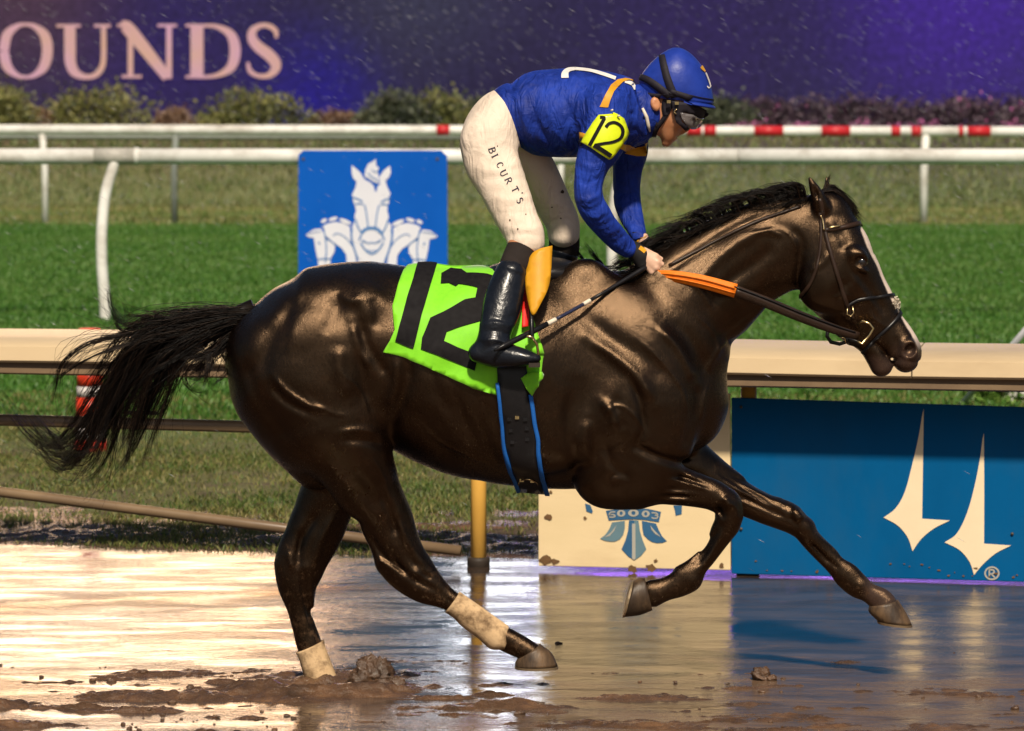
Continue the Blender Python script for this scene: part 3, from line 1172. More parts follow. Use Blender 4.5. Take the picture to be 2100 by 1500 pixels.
m_leaf1 = leaf_mat('olive_leaves', (0.045, 0.060, 0.020), (0.105, 0.125, 0.036), (0.21, 0.21, 0.07))
m_leaf2 = leaf_mat('dark_leaves', (0.024, 0.034, 0.022), (0.05, 0.066, 0.036), (0.09, 0.105, 0.06))
m_leaf3 = leaf_mat('bright_leaves', (0.03, 0.07, 0.01), (0.07, 0.16, 0.02), (0.16, 0.26, 0.05))
m_leaf4 = leaf_mat('mauve_leaves', (0.026, 0.020, 0.026), (0.055, 0.038, 0.050), (0.10, 0.065, 0.085))
m_leaf5 = leaf_mat('rusty_leaves', (0.08, 0.042, 0.032), (0.13, 0.078, 0.05), (0.19, 0.125, 0.08))
m_petal_p = plain('pink_petals', (0.42, 0.12, 0.27), (0.28, 0.07, 0.20), 0.6, 8, bump_s=0)
m_petal_w = plain('white_petals', (0.7, 0.68, 0.62), rough=0.6, bump_s=0)
m_stem = plain('brown_stem', (0.07, 0.045, 0.025), rough=0.8)


def shrub(name, c, r, n, leaf, mat, label, seed, flowers=None, nf=0, group=None, cat='shrub'):
    root = empty(name, c, label=label, cat=cat, group=group)
    leaf_cloud('foliage', c, r, n, leaf, mat, root, seed)
    rs = np.random.RandomState(seed + 99)
    mb = MB()
    for k in range(5):
        a = rs.rand() * 6.28
        q = Vector(c)
        mb.tube([q - Vector((0, 0, 0.05)), q + Vector((math.cos(a) * r[0] * 0.25, math.sin(a) * r[1] * 0.25, r[2] * 0.4)), q + Vector((math.cos(a) * r[0] * 0.5, math.sin(a) * r[1] * 0.5, r[2] * 0.75))], [0.02 * r[2], 0.014 * r[2], 0.006 * r[2]], 5)
    mb.build('stems', m_stem, root)
    if flowers:
        leaf_cloud('flowers', (c[0], c[1] - r[1] * 0.3, c[2] + 0.03), (r[0] * 1.02, r[1] * 0.8, r[2] * 1.02), nf, leaf * 0.9, flowers, root, seed + 7)
    return root


for i, (x, y, r, n, col, lab) in enumerate(((2030, 836, 0.20, 420, m_leaf3, 'leafy bright green plant behind the blue panel'), (2092, 832, 0.22, 420, m_leaf3, 'white-flowered green plant at the right edge behind the blue panel'), (2000, 834, 0.10, 160, m_leaf2, 'small dark green plant beside the pale leaning pole'))):
    c = PG(x, y, 0.0)
    shrub('verge_plant', tuple(c), (r, r, r * 0.75), n, 0.055, col, lab, 40 + i, m_petal_w if i == 1 else None, 40, 'plants behind the blue panel', 'plant')

# ================================================================== TURF RAILS
YT = 18.4
turf = empty('turf_rail', (0, YT, 0), label='white tubular turf rail on bent posts, nearer of the two white rails', cat='rail')
zt = P(1050, 321, YT)[2]
for i, (a, c) in enumerate(((-9.0, -3.20), (-3.195, 1.80), (1.805, 9.0))):
    MB().tube([(a, YT, zt), ((a + c) / 2, YT, zt - 0.003), (c, YT, zt)], 0.064, 22).build('tube', m_white, turf, True)
xa, xb = P(193, 321, YT)[0], P(276, 321, YT)[0]
m_joint = plain('grey_joint', (0.42, 0.40, 0.36), rough=0.5, scale=20)
MB().tube([(xa, YT, zt), (xb, YT, zt)], 0.067, 22).build('joint_sleeve', m_joint, turf, True)
MB().tube([(xb, YT, zt), (xb + 0.03, YT, zt)], 0.072, 22).build('joint_clamp', m_white, turf, True)
for xp in (228, 1275, -820, 2325):
    dx = xp - 228
    pts = [P(238 + dx, 322, YT), P(230 + dx, 350, YT - 0.02), P(216 + dx, 400, YT - 0.06), P(209 + dx, 470, YT - 0.10), P(209 + dx, 540, YT - 0.12), P(214 + dx, 610, YT - 0.12), P(217 + dx, 672, YT - 0.12)]
    q = catmull(pts, 5)
    MB().tube([tuple(k) for k in q], 0.044, 16).build('post', m_white, turf, True)

YF = 40.0
far = empty('far_rail', (0, YF, 0), label='far white infield rail painted with red bands at its right half', cat='rail')
zf = P(1050, 268, YF)[2]
MB().tube([(-13, YF, zf + 0.02), (0, YF, zf), (13, YF, zf - 0.03)], 0.070, 18).build('tube', m_white, far, True)
m_green = plain('grey_green_paint', (0.20, 0.22, 0.20), rough=0.5, scale=10)
MB().tube([(-13, YF + 0.25, zf - 0.085), (1.2, YF + 0.25, zf - 0.10)], 0.038, 12).build('lower_tube', m_green, far, True)
m_rband = plain('red_band_paint', (0.52, 0.02, 0.03), (0.42, 0.02, 0.025), 0.4, 20, bump_s=0.03)
for a, c in ((895, 922), (1408, 1438), (1443, 1468), (1546, 1606), (1684, 1743), (1827, 1846), (1868, 1889), (1965, 1975), (1983, 2031)):
    A, B = P(a, 268, YF)[0], P(c, 268, YF)[0]
    zz = lambda X: zf + (0.02 * -X / 13 if X < 0 else -0.03 * X / 13)
    MB().tube([(A, YF, zz(A)), (B, YF, zz(B))], 0.0725, 18).build('red_band', m_rband, far, True)
for xp, yb, rr_ in ((92, 463, 0.045), (357, 492, 0.045), (1895, 481, 0.055), (690, 470, 0.045), (1150, 475, 0.045), (1480, 470, 0.045)):
    b0 = PG(xp, yb)
    t0 = P(xp - 6 if xp < 200 else xp + 4, 276, YF)
    yb_ = min(b0[1], YF + 2)
    base = (P(xp, 300, YF)[0], YF - 0.02, -0.05)
    if xp in (1480, 690):
        continue
    MB().tube([base, (base[0], YF - 0.02, 0.8), (t0[0], YF, zf)], rr_, 12).build('post', m_white if xp != 357 else m_green, far, True)

# ---- blue sign with the three horse heads on the turf rail
YS = YT - 0.085
m_sblue = plain('sign_blue', (0.000, 0.088, 0.46), (0.000, 0.076, 0.41), 0.5, 2, bump_s=0.02, spec=0.15)
m_swhite = plain('sign_white', (0.66, 0.66, 0.74), (0.60, 0.60, 0.70), 0.45, 4, bump_s=0.0)
m_sline = plain('sign_line_blue', (0.05, 0.18, 0.46), (0.04, 0.16, 0.42), 0.45, 4, bump_s=0.0)
sg = empty('horse_head_sign', P(764, 610, YS), label='square blue sign with white horse-head emblem hung on the turf rail', cat='sign')
cs = [(612, 318), (622, 309), (905, 309), (917, 320), (918, 606), (908, 616), (622, 616), (612, 606)]
mb = MB()
mb.add([tuple(P(x, y, YS)) for x, y in cs] + [tuple(P(x, y, YS) + np.array([0, 0.012, 0])) for x, y in cs], [tuple(range(7, -1, -1)), tuple(range(8, 16))] + [(i, (i + 1) % 8, 8 + (i + 1) % 8, 8 + i) for i in range(8)])
mb.build('plate', m_sblue, sg)
sign_pt = lambda x, y, off=0.0: Vector(P(600 + x / 5.358, 300 + y / 5.358, YS)) + Vector((0, -off, 0))
CX = 868
mir = lambda pts: [(2 * CX - x + 4, y + 12) for x, y in pts][::-1]
head = [(650, 210), (700, 250), (745, 290), (775, 345), (800, 372), (850, 397), (893, 440), (905, 500), (922, 500), (935, 440), (962, 420), (950, 345), (1000, 270), (1070, 215), (1080, 290), (1060, 340), (1020, 380), (1040, 450), (1077, 525), (1060, 552), (1060, 620), (1045, 650), (1040, 720), (1055, 760), (1050, 830), (1085, 870), (1090, 1000), (1075, 1100), (1040, 1190), (1000, 1290), (975, 1560), (760, 1560), (715, 1260), (680, 1150), (655, 1030), (650, 900), (680, 830), (685, 740), (700, 720), (685, 650), (665, 600), (655, 530), (690, 460), (705, 390), (665, 350), (650, 290)]
lock = [(790, 335), (800, 260), (830, 195), (880, 170), (915, 140), (918, 215), (950, 240), (935, 275), (945, 330), (948, 408), (915, 402), (870, 380), (830, 352)]
neck = [(630, 885), (560, 848), (470, 832), (380, 852), (332, 882), (352, 925), (358, 980), (440, 1050), (540, 1120), (590, 1190), (610, 1560), (742, 1560), (690, 1200), (640, 1050)]
hd = [(145, 975), (230, 915), (310, 905), (345, 960), (362, 1012), (430, 1050), (465, 1100), (460, 1160), (420, 1230), (415, 1290), (400, 1400), (300, 1400), (275, 1240), (250, 1120), (235, 1010), (170, 997)]
for pl in (head, lock, neck, hd, mir(neck), mir(hd)):
    print_on('emblem_shape', pl, m_swhite, sg, sign_pt, 0.004, 120)
for e in ((345, 820, 36, 20, -0.5), (445, 800, 52, 19, -0.3), (580, 828, 72, 22, 0.4)):
    pl = ellipse(e[0], e[1], e[2], e[3], 14, e[4])
    for q in (pl, mir(pl)):
        print_on('emblem_mane', q, m_swhite, sg, sign_pt, 0.004, 200)
half = [([(790, 640), (812, 740), (830, 890)], 14), ([(660, 565), (715, 580), (770, 610)], 16), ([(690, 640), (735, 632), (775, 640)], 14), ([(690, 800), (715, 880), (755, 950)], 16), ([(655, 900), (650, 1000), (680, 1130), (725, 1250)], 16),
        ([(445, 985), (480, 960), (540, 975), (610, 1030), (650, 1090)], 10), ([(345, 930), (362, 1020), (372, 1140), (360, 1280)], 14), ([(275, 1245), (345, 1238), (420, 1240)], 14), ([(355, 1010), (430, 1050), (480, 1095)], 13), ([(285, 1070), (300, 1060)], 30), ([(165, 970), (240, 945), (310, 940)], 8)]
ctr = [([(765, 950), (800, 915), (868, 900), (935, 915), (975, 955)], 34), ([(730, 1035), (750, 985), (765, 950)], 18), ([(1010, 1035), (990, 985), (975, 955)], 18), ([(750, 1060), (790, 1130), (868, 1185), (945, 1140), (1000, 1060)], 18), ([(790, 1045), (830, 1068), (868, 1060), (905, 1068), (945, 1045)], 12), ([(760, 1030), (800, 1060)], 16), ([(975, 1030), (935, 1060)], 16), ([(820, 1140), (868, 1155), (920, 1140)], 9), ([(830, 300), (880, 345), (940, 380)], 12), ([(870, 260), (905, 285), (935, 275)], 10)]
lines = [(p, w) for p, w in half] + [([(2 * CX - x + 4, y + 8) for x, y in p], w) for p, w in half] + ctr
for s in lines:
    strokes_mesh([s], lambda x, y, k: sign_pt(x, y, 0.0075)).build('emblem_line', m_sline, sg)
for x, y in ((118, 140), (1590, 140)):
    c = sign_pt(x, y, 0.0)
    MB().tube([c, c + Vector((0, -0.008, 0))], 0.012, 10).build('bolt', m_bolt, sg)

# ================================================================== INFIELD: DISPLAY BOARD, SCREENS, SHRUBS
YB = 63.0
m_board, nt, b = new_mat('display_face')
L = nt.links.new
vec = coords(nt)
g2 = noise(nt, 7, 4, 0.7, vec)
g3 = noise(nt, 0.35, 3, 0.5, vec)
col = ramp(nt, g3.outputs['Fac'], [(0.3, (0.022, 0.017, 0.066)), (0.7, (0.034, 0.028, 0.086))]).outputs[0]
for (bx, by), rad, bc in (((640, 205), 1.7, (0.012, 0.006, 0.30)), ((1980, -40), 3.6, (0.075, 0.020, 0.42)), ((330, 120), 3.0, (0.030, 0.014, 0.13)), ((30, -20), 2.6, (0.105, 0.048, 0.075)), ((860, -30), 2.0, (0.050, 0.052, 0.095)), ((1450, 60), 3.0, (0.030, 0.016, 0.115))):
    q = P(bx, by, YB)
    dn = N(nt, 'ShaderNodeVectorMath', operation='DISTANCE')
    L(vec, dn.inputs[0])
    dn.inputs[1].default_value = (q[0], YB, q[2])
    rm = N(nt, 'ShaderNodeMapRange', interpolation_type='SMOOTHSTEP')
    rm.inputs[1].default_value = rad * 1.25
    rm.inputs[2].default_value = 0.0
    rm.inputs[4].default_value = 0.85
    L(dn.outputs['Value'], rm.inputs[0])
    mq = N(nt, 'ShaderNodeMix', data_type='RGBA')
    L(rm.outputs[0], mq.inputs[0])
    L(col, mq.inputs[6])
    mq.inputs[7].default_value = (*bc, 1)
    col = mq.outputs[2]
v = ramp(nt, g2.outputs['Fac'], [(0.3, (0.6,) * 3), (0.7, (1.4,) * 3)])
mx = N(nt, 'ShaderNodeMix', data_type='RGBA', blend_type='MULTIPLY')
mx.inputs[0].default_value = 1
L(col, mx.inputs[6])
L(v.outputs[0], mx.inputs[7])
L(mx.outputs[2], b.inputs['Emission Color'])
b.inputs['Emission Strength'].default_value = 0.58
b.inputs['Base Color'].default_value = (0.006, 0.005, 0.012, 1)
b.inputs['Roughness'].default_value = 0.7
b.inputs['Specular IOR Level'].default_value = 0.1
m_case = plain('dark_case', (0.03, 0.03, 0.05), rough=0.6, scale=3)
bd = empty('display_board', (0, YB, 1.0), label='long dark indigo electronic display board reading OUNDS behind the infield shrubs', cat='display board')
MB().box((0, YB + 0.30, 3.4), (34, 0.5, 5.2)).build('case', m_case, bd)
MB().box((0, YB + 0.02, 3.4), (33.6, 0.05, 5.0)).build('face', m_board, bd)
m_let, nt, b = new_mat('lit_letters')
b.inputs['Base Color'].default_value = (0.10, 0.07, 0.06, 1)
b.inputs['Specular IOR Level'].default_value = 0.1
n1 = noise(nt, 0.9, 3, 0.5, coords(nt))
nt.links.new(ramp(nt, n1.outputs['Fac'], [(0.35, (0.60, 0.34, 0.22)), (0.65, (0.58, 0.30, 0.42))]).outputs[0], b.inputs['Emission Color'])
b.inputs['Emission Strength'].default_value = 0.80
LT = {
    'O': [([(22, 315), (45, 215), (105, 163), (157, 152), (215, 165), (275, 220), (292, 315), (270, 410), (215, 462), (157, 476), (100, 462), (45, 410), (22, 315)], [60, 58, 32, 20, 32, 60, 64, 58, 32, 20, 32, 58, 60])],
    'U': [([(430, 160), (431, 300), (433, 380), (455, 440), (500, 468), (545, 474), (592, 460), (624, 420), (637, 360), (638, 160)], [68, 68, 66, 58, 40, 30, 34, 34, 32, 30]), ([(348, 160), (495, 160)], 18), ([(580, 160), (680, 160)], 18)],
    'N': [([(803, 180), (803, 475)], 32), ([(752, 165), (800, 190), (1030, 478)], [50, 80, 60]), ([(1040, 160), (1040, 485)], 34), ([(722, 158), (815, 158)], 18), ([(970, 158), (1088, 158)], 18), ([(750, 472), (872, 472)], 18)],
    'D': [([(1212, 155), (1212, 480)], 78), ([(1215, 160), (1330, 164), (1420, 215), (1447, 315), (1420, 415), (1330, 466), (1215, 476)], [18, 26, 55, 66, 55, 26, 18]), ([(1142, 158), (1240, 158)], 18), ([(1142, 474), (1240, 474)], 18)],
    'S': [([(1700, 235), (1695, 190), (1650, 160), (1600, 160), (1556, 190), (1552, 240), (1590, 290), (1650, 335), (1693, 385), (1692, 430), (1650, 466), (1590, 468), (1540, 440), (1524, 385)], [18, 30, 30, 30, 46, 58, 66, 70, 66, 54, 34, 26, 28, 18])],
}
for ch, st in LT.items():
    o = strokes_mesh(st, lambda x, y, k: Vector(P(x / 3.0, y / 3.0, YB - 0.03 - 0.006 * k))).build('letter', m_let, bd)
    so = o.modifiers.new('t', 'SOLIDIFY')
    so.thickness = 0.02


# lit screens high above the board: they are what shines in the puddles
def screen_mat(name, stops, strength, scale=0.25):
    m, nt, b = new_mat(name)
    n1 = noise(nt, scale, 4, 0.6, coords(nt))
    nt.links.new(ramp(nt, n1.outputs['Fac'], stops).outputs[0], b.inputs['Emission Color'])
    b.inputs['Emission Strength'].default_value = strength
    b.inputs['Base Color'].default_value = (0.02, 0.02, 0.02, 1)
    return m


m_scr_g = screen_mat('screen_gold', [(0.36, (1.0, 0.40, 0.10)), (0.5, (1.0, 0.64, 0.34)), (0.64, (1.0, 0.84, 0.70))], 7.0, 0.4)
m_scr_w = screen_mat('screen_white', [(0.3, (0.85, 0.88, 1.0)), (0.7, (1.0, 1.0, 1.0))], 6.5)
m_scr_p = screen_mat('screen_violet', [(0.3, (0.30, 0.10, 0.9)), (0.6, (0.42, 0.16, 1.0)), (0.75, (0.8, 0.75, 1.0))], 5.0)
SC = lambda x: float(P(x, 400, YB + 0.5)[0])
for nm, xa, xb, z0, z1, mt, lab in (('video_screen', -500, 650, 6.7, 13.5, m_scr_g, 'large gold-lit video screen above the display board, mirrored in the left puddles'),
                                    ('video_screen', 948, 1102, 6.9, 13.5, m_scr_w, 'narrow white-lit screen above the display board, mirrored in the middle puddle'),
                                    ('video_screen', 1110, 2500, 6.7, 8.6, m_scr_p, 'wide violet-lit screen strip above the display board, mirrored below the panels')):
    XA, XB = SC(xa), SC(xb)
    sc = empty(nm, ((XA + XB) / 2, YB + 0.8, 0), label=lab, cat='screen')
    MB().box(((XA + XB) / 2, YB + 0.75, (z0 + z1) / 2), (XB - XA, 0.35, z1 - z0)).build('case', m_case, sc)
    MB().box(((XA + XB) / 2, YB + 0.55, (z0 + z1) / 2), (XB - XA - 0.1, 0.04, z1 - z0 - 0.1)).build('face', mt, sc)
    for X in (XA + 0.2, XB - 0.2):
        MB().tube([(X, YB + 1.0, 0.6), (X, YB + 1.0, z1)], 0.12, 10).build('mast', m_case, sc)

# shrubs on the infield bank
rows = [(10, 62, 1.0, m_leaf1, 'round olive shrub at the far left edge below letter O'), (78, 34, 0.8, m_leaf5, 'small rusty shrub between two round olive shrubs'), (198, 112, 1.05, m_leaf1, 'widest mounded olive shrub, below letters U and N'),
        (356, 44, 0.9, m_leaf5, 'reddish low shrub below letter N, between two wide mounds'), (520, 118, 0.88, m_leaf1, 'wide dark-centred olive mound below letter S'), (690, 75, 0.8, m_leaf5, 'low brownish shrub above the blue sign'),
        (812, 70, 0.90, m_leaf2, 'dark loose shrub right of the low brownish one'), (905, 60, 0.86, m_leaf1, 'loose green shrub left of the jockey hips'), (1010, 80, 0.8, m_leaf2, 'dark shrub behind the jockey back'), (1480, 70, 0.82, m_leaf2, 'dark shrub right of the jockey helmet'),
        (1570, 75, 0.9, m_leaf4, 'mauve flowering shrub, first right of the helmet'), (1670, 75, 0.86, m_leaf4, 'mauve flowering shrub, second right of the helmet'), (1780, 80, 0.92, m_leaf4, 'mauve flowering shrub, third right of the helmet'), (1890, 75, 0.86, m_leaf4, 'mauve flowering shrub, fourth right of the helmet'), (1990, 80, 0.92, m_leaf4, 'mauve flowering shrub, fifth right of the helmet'), (2095, 70, 0.9, m_leaf4, 'mauve flowering shrub at the right edge of the frame')]
for i, (x, w, h, mt, lab) in enumerate(rows):
    Yc = 58.0 + (i % 3) * 0.5
    X = P(x, 300, Yc)[0]
    z = float(ground_height(np.array([X]), np.array([Yc]))[0])
    rx = w * mpp(Yc) * 1.05
    shrub('infield_shrub', (X, Yc, z - 0.05), (rx * (1.12 if mt is m_leaf4 else 0.8 if mt is m_leaf5 else 1.05), 0.6, h * (0.72 if mt is m_leaf4 else 0.50 if mt is m_leaf5 else 0.86)), 3000, 0.085, mt, lab, 100 + i, m_petal_p if mt is m_leaf4 else None, 22, 'shrubs on the infield bank')
# low pink flower bed edge and ground cover in front of the shrubs
for i, (x, mt, fl, lab) in enumerate(((1540, m_leaf4, m_petal_p, 'pink flower clump behind the first red bands'), (1660, m_leaf4, m_petal_p, 'pink flower clump behind the third red band'), (1790, m_leaf4, m_petal_p, 'pink flower clump behind the fourth red band'), (1900, m_leaf4, m_petal_p, 'bright pink flower clump left of the last red band'), (2040, m_leaf4, m_petal_p, 'pink flower clump at the right end of the far rail'))):
    Yc = 56.0
    X = P(x, 300, Yc)[0]
    z = float(ground_height(np.array([X]), np.array([Yc]))[0])
    shrub('flower_clump', (X, Yc, z - 0.03), (0.55, 0.4, 0.22), 400, 0.08, mt, lab, 160 + i, fl, 110, 'pink flowers along the far rail', 'flowers')
# ================================================================== HORSE
YH = -0.10                                   # middle plane of horse and rider
lo = P(440, 1460, YH)
hi = P(1905, 350, YH)
HF = Field((lo[0], YH - 0.36, -0.05), (hi[0], YH + 0.36, hi[2] + 0.02), 0.0052)

# trunk: rows are (upper outline point, lower outline point, half width, offset from the middle plane)
trunk = [(545, 640, 545, 800, .20, 0), (560, 612, 560, 850, .225, 0), (580, 597, 580, 890, .24, 0), (612, 578, 600, 915, .25, 0), (650, 550, 650, 915, .255, 0), (700, 540, 700, 905, .255, 0), (760, 537, 760, 892, .25, 0), (840, 546, 835, 922, .255, 0), (930, 546, 930, 968, .275, 0), (1040, 552, 1040, 996, .285, 0),
         (1130, 548, 1125, 1005, .265, 0), (1210, 548, 1195, 1000, .23, 0), (1290, 580, 1270, 985, .205, 0), (1345, 640, 1340, 965, .19, 0), (1392, 720, 1384, 930, .15, 0)]
HF.loft(trunk, YH, 0.02, cap=(3.0, 2.6))
for s in (-1, 1):
    HF.loft([(1140, 600, 1260, 580, .055, s * .085), (1160, 700, 1370, 670, .085, s * .125), (1175, 800, 1425, 790, .10, s * .135), (1185, 890, 1428, 870, .105, s * .13), (1190, 955, 1405, 920, .095, s * .125)], YH, 0.035)
    HF.loft([(510, 740, 770, 700, .12, s * .13), (518, 790, 790, 790, .135, s * .135), (550, 850, 795, 870, .13, s * .13)], YH, 0.035, cap=(1.7, 3.0))
HF.loft([(538, 622, 640, 655, .14, 0), (504, 660, 630, 690, .18, 0), (474, 700, 620, 725, .20, 0), (468, 748, 620, 765, .205, 0), (476, 795, 630, 815, .205, 0), (518, 850, 660, 878, .20, 0), (562, 898, 690, 925, .18, 0), (602, 945, 715, 962, .13, 0)], YH, 0.03, cap=(2.5, 2.5))
HF.loft([(527, 634, 575, 720, .13, 0), (556, 602, 600, 700, .16, 0), (594, 577, 630, 690, .185, 0), (636, 557, 660, 680, .20, 0), (690, 544, 700, 680, .21, 0), (740, 540, 745, 680, .21, 0)], YH, 0.02)
# point of hip, breast
for s in (-1, 1):
    HF.blob(748, 628, YH + s * .185, (.05, .045, .045), 0.06)
    HF.blob(1388, 835, YH + s * .085, (.060, .070, .10), 0.04)
    HF.blob(1255, 850, YH + s * .175, (.09, .065, .11), 0.05)
    HF.blob(1120, 900, YH + s * .20, (.14, .05, .10), 0.06)

# near hind leg, reaching forward
near_hind = [(570, 845, 797, 880, .13, -.13), (620, 905, 804, 930, .118, -.13), (660, 962, 814, 970, .098, -.125), (688, 1006, 826, 1003, .080, -.115), (727, 1045, 838, 1040, .072, -.105), (742, 1078, 850, 1078, .060, -.10), (758, 1118, 862, 1115, .052, -.10),
             (769, 1152, 876, 1142, .046, -.10), (792, 1176, 893, 1170, .044, -.10), (832, 1205, 913, 1194, .040, -.10), (884, 1235, 930, 1210, .030, -.10), (918, 1254, 946, 1222, .029, -.10), (968, 1290, 994, 1256, .027, -.10), (1012, 1326, 1036, 1284, .031, -.10), (1032, 1336, 1062, 1298, .030, -.10), (1060, 1348, 1092, 1316, .032, -.10), (1070, 1356, 1106, 1326, .034, -.10)]
hind_marks = [([(905, 1226), (960, 1268), (1010, 1306)], -0.005, 3.5), ([(770, 1150), (800, 1168), (850, 1196)], 0.006, 5), ([(868, 1120), (890, 1160), (925, 1200)], 0.004, 4), ([(840, 1150), (862, 1178), (890, 1196)], -0.005, 4), ([(752, 1090), (790, 1150), (850, 1195)], -0.0119, 8), ([(812, 1060), (838, 1120), (880, 1175)], 0.0085, 9), ([(795, 1130), (830, 1180), (900, 1222)], -0.0085, 6), ([(775, 1000), (800, 1060), (815, 1110)], -0.0119, 10), ([(690, 940), (740, 1000), (780, 1060)], -0.0102, 14)]
HF.loft(near_hind, YH, 0.022, marks=hind_marks, cap=(3.0, 1.0))
# far hind leg, planted
far_hind = [(575, 850, 770, 880, .12, .13), (618, 918, 765, 940, .11, .13), (630, 968, 745, 992, .09, .12), (610, 1020, 727, 1040, .07, .115), (598, 1058, 716, 1068, .060, .11), (583, 1100, 698, 1100, .053, .105), (566, 1142, 676, 1140, .046, .10),
            (562, 1176, 662, 1174, .044, .10), (571, 1212, 648, 1206, .038, .10), (588, 1250, 642, 1246, .029, .10), (600, 1292, 648, 1284, .026, .10), (612, 1338, 660, 1318, .028, .10), (630, 1392, 680, 1380, .031, .10), (640, 1420, 692, 1412, .033, .10), (648, 1440, 704, 1432, .034, .10)]
HF.loft(far_hind, YH, 0.02, cap=(3.0, 1.0), marks=[([(628, 1200), (632, 1260), (648, 1310)], 0.004, 4), ([(604, 1200), (614, 1260), (632, 1320)], -0.006, 3.5), ([(580, 1150), (590, 1190)], 0.005, 6), ([(610, 1110), (600, 1160)], -0.006, 6), ([(650, 1060), (610, 1130), (600, 1200)], -0.0102, 9), ([(690, 1060), (650, 1130), (630, 1200)], 0.0085, 10), ([(610, 1180), (618, 1250), (635, 1310)], -0.0068, 6)])
# near fore leg, folded
near_fore = [(1205, 990, 1300, 885, .105, -.12), (1196, 1022, 1285, 920, .092, -.12), (1226, 1030, 1312, 936, .078, -.12), (1296, 1026, 1345, 945, .064, -.12), (1362, 1034, 1390, 955, .056, -.12), (1412, 1037, 1436, 972, .047, -.118), (1450, 1044, 1482, 990, .045, -.115), (1474, 1060, 1514, 1016, .045, -.112),
             (1466, 1075, 1522, 1062, .042, -.11), (1458, 1094, 1507, 1086, .031, -.11), (1446, 1122, 1486, 1114, .025, -.11), (1430, 1143, 1469, 1139, .024, -.11), (1408, 1158, 1452, 1166, .027, -.11), (1382, 1170, 1438, 1200, .031, -.11), (1370, 1182, 1412, 1216, .030, -.11), (1350, 1190, 1378, 1228, .027, -.11), (1332, 1190, 1346, 1244, .030, -.11)]
fore_marks = [([(1488, 1090), (1462, 1140), (1436, 1180)], 0.004, 4), ([(1468, 1092), (1440, 1140), (1414, 1168)], -0.006, 3.5), ([(1496, 1030), (1512, 1050), (1512, 1072)], 0.005, 5), ([(1474, 1042), (1488, 1070)], -0.005, 4), ([(1300, 952), (1380, 968), (1450, 992)], 0.005, 3.5), ([(1330, 972), (1400, 984), (1460, 1004)], -0.006, 3.5), ([(1290, 1008), (1360, 1010), (1440, 1018)], 0.004, 4), ([(1280, 1018), (1350, 1022), (1420, 1022)], -0.005, 3.5), ([(1285, 955), (1350, 965), (1430, 992)], -0.0119, 6), ([(1285, 938), (1350, 950), (1420, 974)], 0.0102, 5), ([(1255, 1000), (1320, 1000), (1420, 1010)], -0.0119, 7), ([(1345, 978), (1400, 990), (1460, 1010)], 0.0085, 5), ([(1320, 1020), (1370, 1018), (1430, 1024)], -0.0085, 5), ([(1255, 975), (1275, 990)], 0.0136, 14), ([(1485, 1020), (1500, 1045)], 0.0102, 8), ([(1478, 1085), (1448, 1140), (1425, 1170)], -0.0085, 5), ([(1470, 1040), (1490, 1060)], -0.0102, 6)]
HF.loft(near_fore, YH, 0.016, marks=fore_marks)
# far fore leg, stretched out
far_fore = [(1330, 985, 1420, 880, .085, .11), (1392, 1010, 1462, 922, .074, .11), (1456, 1036, 1503, 958, .062, .11), (1522, 1060, 1556, 996, .050, .108), (1590, 1084, 1620, 1030, .044, .106), (1628, 1102, 1657, 1062, .045, .105), (1648, 1122, 1678, 1092, .040, .105), (1675, 1148, 1702, 1120, .026, .105), (1700, 1174, 1727, 1145, .024, .105),
            (1718, 1200, 1756, 1162, .029, .105), (1738, 1216, 1781, 1188, .033, .105), (1762, 1224, 1802, 1208, .030, .105), (1778, 1236, 1826, 1222, .029, .105), (1786, 1246, 1838, 1234, .033, .105)]
HF.loft(far_fore, YH, 0.018, marks=[([(1680, 1112), (1720, 1144), (1760, 1172)], 0.004, 4), ([(1668, 1128), (1706, 1164), (1742, 1196)], -0.006, 3.5), ([(1530, 1010), (1580, 1034), (1630, 1058)], 0.005, 4), ([(1470, 980), (1540, 1024), (1600, 1060)], -0.006, 4), ([(1500, 1010), (1560, 1044), (1610, 1076)], 0.004, 4), ([(1648, 1062), (1664, 1084)], 0.006, 5), ([(1632, 1080), (1650, 1100)], -0.005, 4), ([(1490, 985), (1560, 1020), (1620, 1050)], -0.0102, 7), ([(1510, 1030), (1570, 1055), (1630, 1085)], -0.0102, 6), ([(1672, 1130), (1720, 1185)], -0.0085, 5), ([(1640, 1060), (1655, 1090)], 0.0119, 9)])
for x, y, yo, r in ((1498, 1030, -.112, (.030, .040, .034)), (1508, 1058, -.11, (.022, .036, .022)), (1648, 1080, .105, (.034, .040, .028)), (786, 1158, -.10, (.022, .026, .026)), (852, 1172, -.10, (.036, .045, .028)), (578, 1156, .10, (.022, .026, .030)), (632, 1160, .10, (.034, .045, .030)), (1418, 1190, -.11, (.026, .032, .024)), (1764, 1200, .105, (.026, .032, .024))):
    HF.blob(x, y, YH + yo, r, 0.014)
# neck and head
neck_ = [(1225, 560, 1400, 900, .19, 0), (1290, 543, 1432, 815, .165, 0), (1345, 506, 1466, 736, .135, 0), (1405, 472, 1516, 686, .108, 0), (1480, 437, 1560, 634, .086, 0), (1560, 410, 1606, 604, .076, 0), (1625, 400, 1650, 585, .070, 0), (1665, 405, 1690, 560, .065, 0)]
HF.loft(neck_, YH, 0.045)
skull = [(1650, 480, 1738, 412, .062, 0), (1640, 545, 1768, 458, .088, 0), (1638, 598, 1784, 502, .098, 0), (1664, 636, 1802, 540, .090, 0), (1694, 664, 1817, 574, .074, 0), (1722, 688, 1832, 606, .062, 0), (1748, 702, 1846, 636, .055, 0), (1772, 706, 1862, 664, .052, 0), (1794, 712, 1876, 686, .055, 0), (1822, 738, 1889, 710, .056, 0), (1832, 750, 1880, 728, .050, 0)]
HF.loft(skull, YH, 0.02, cap=(1.0, 1.7))
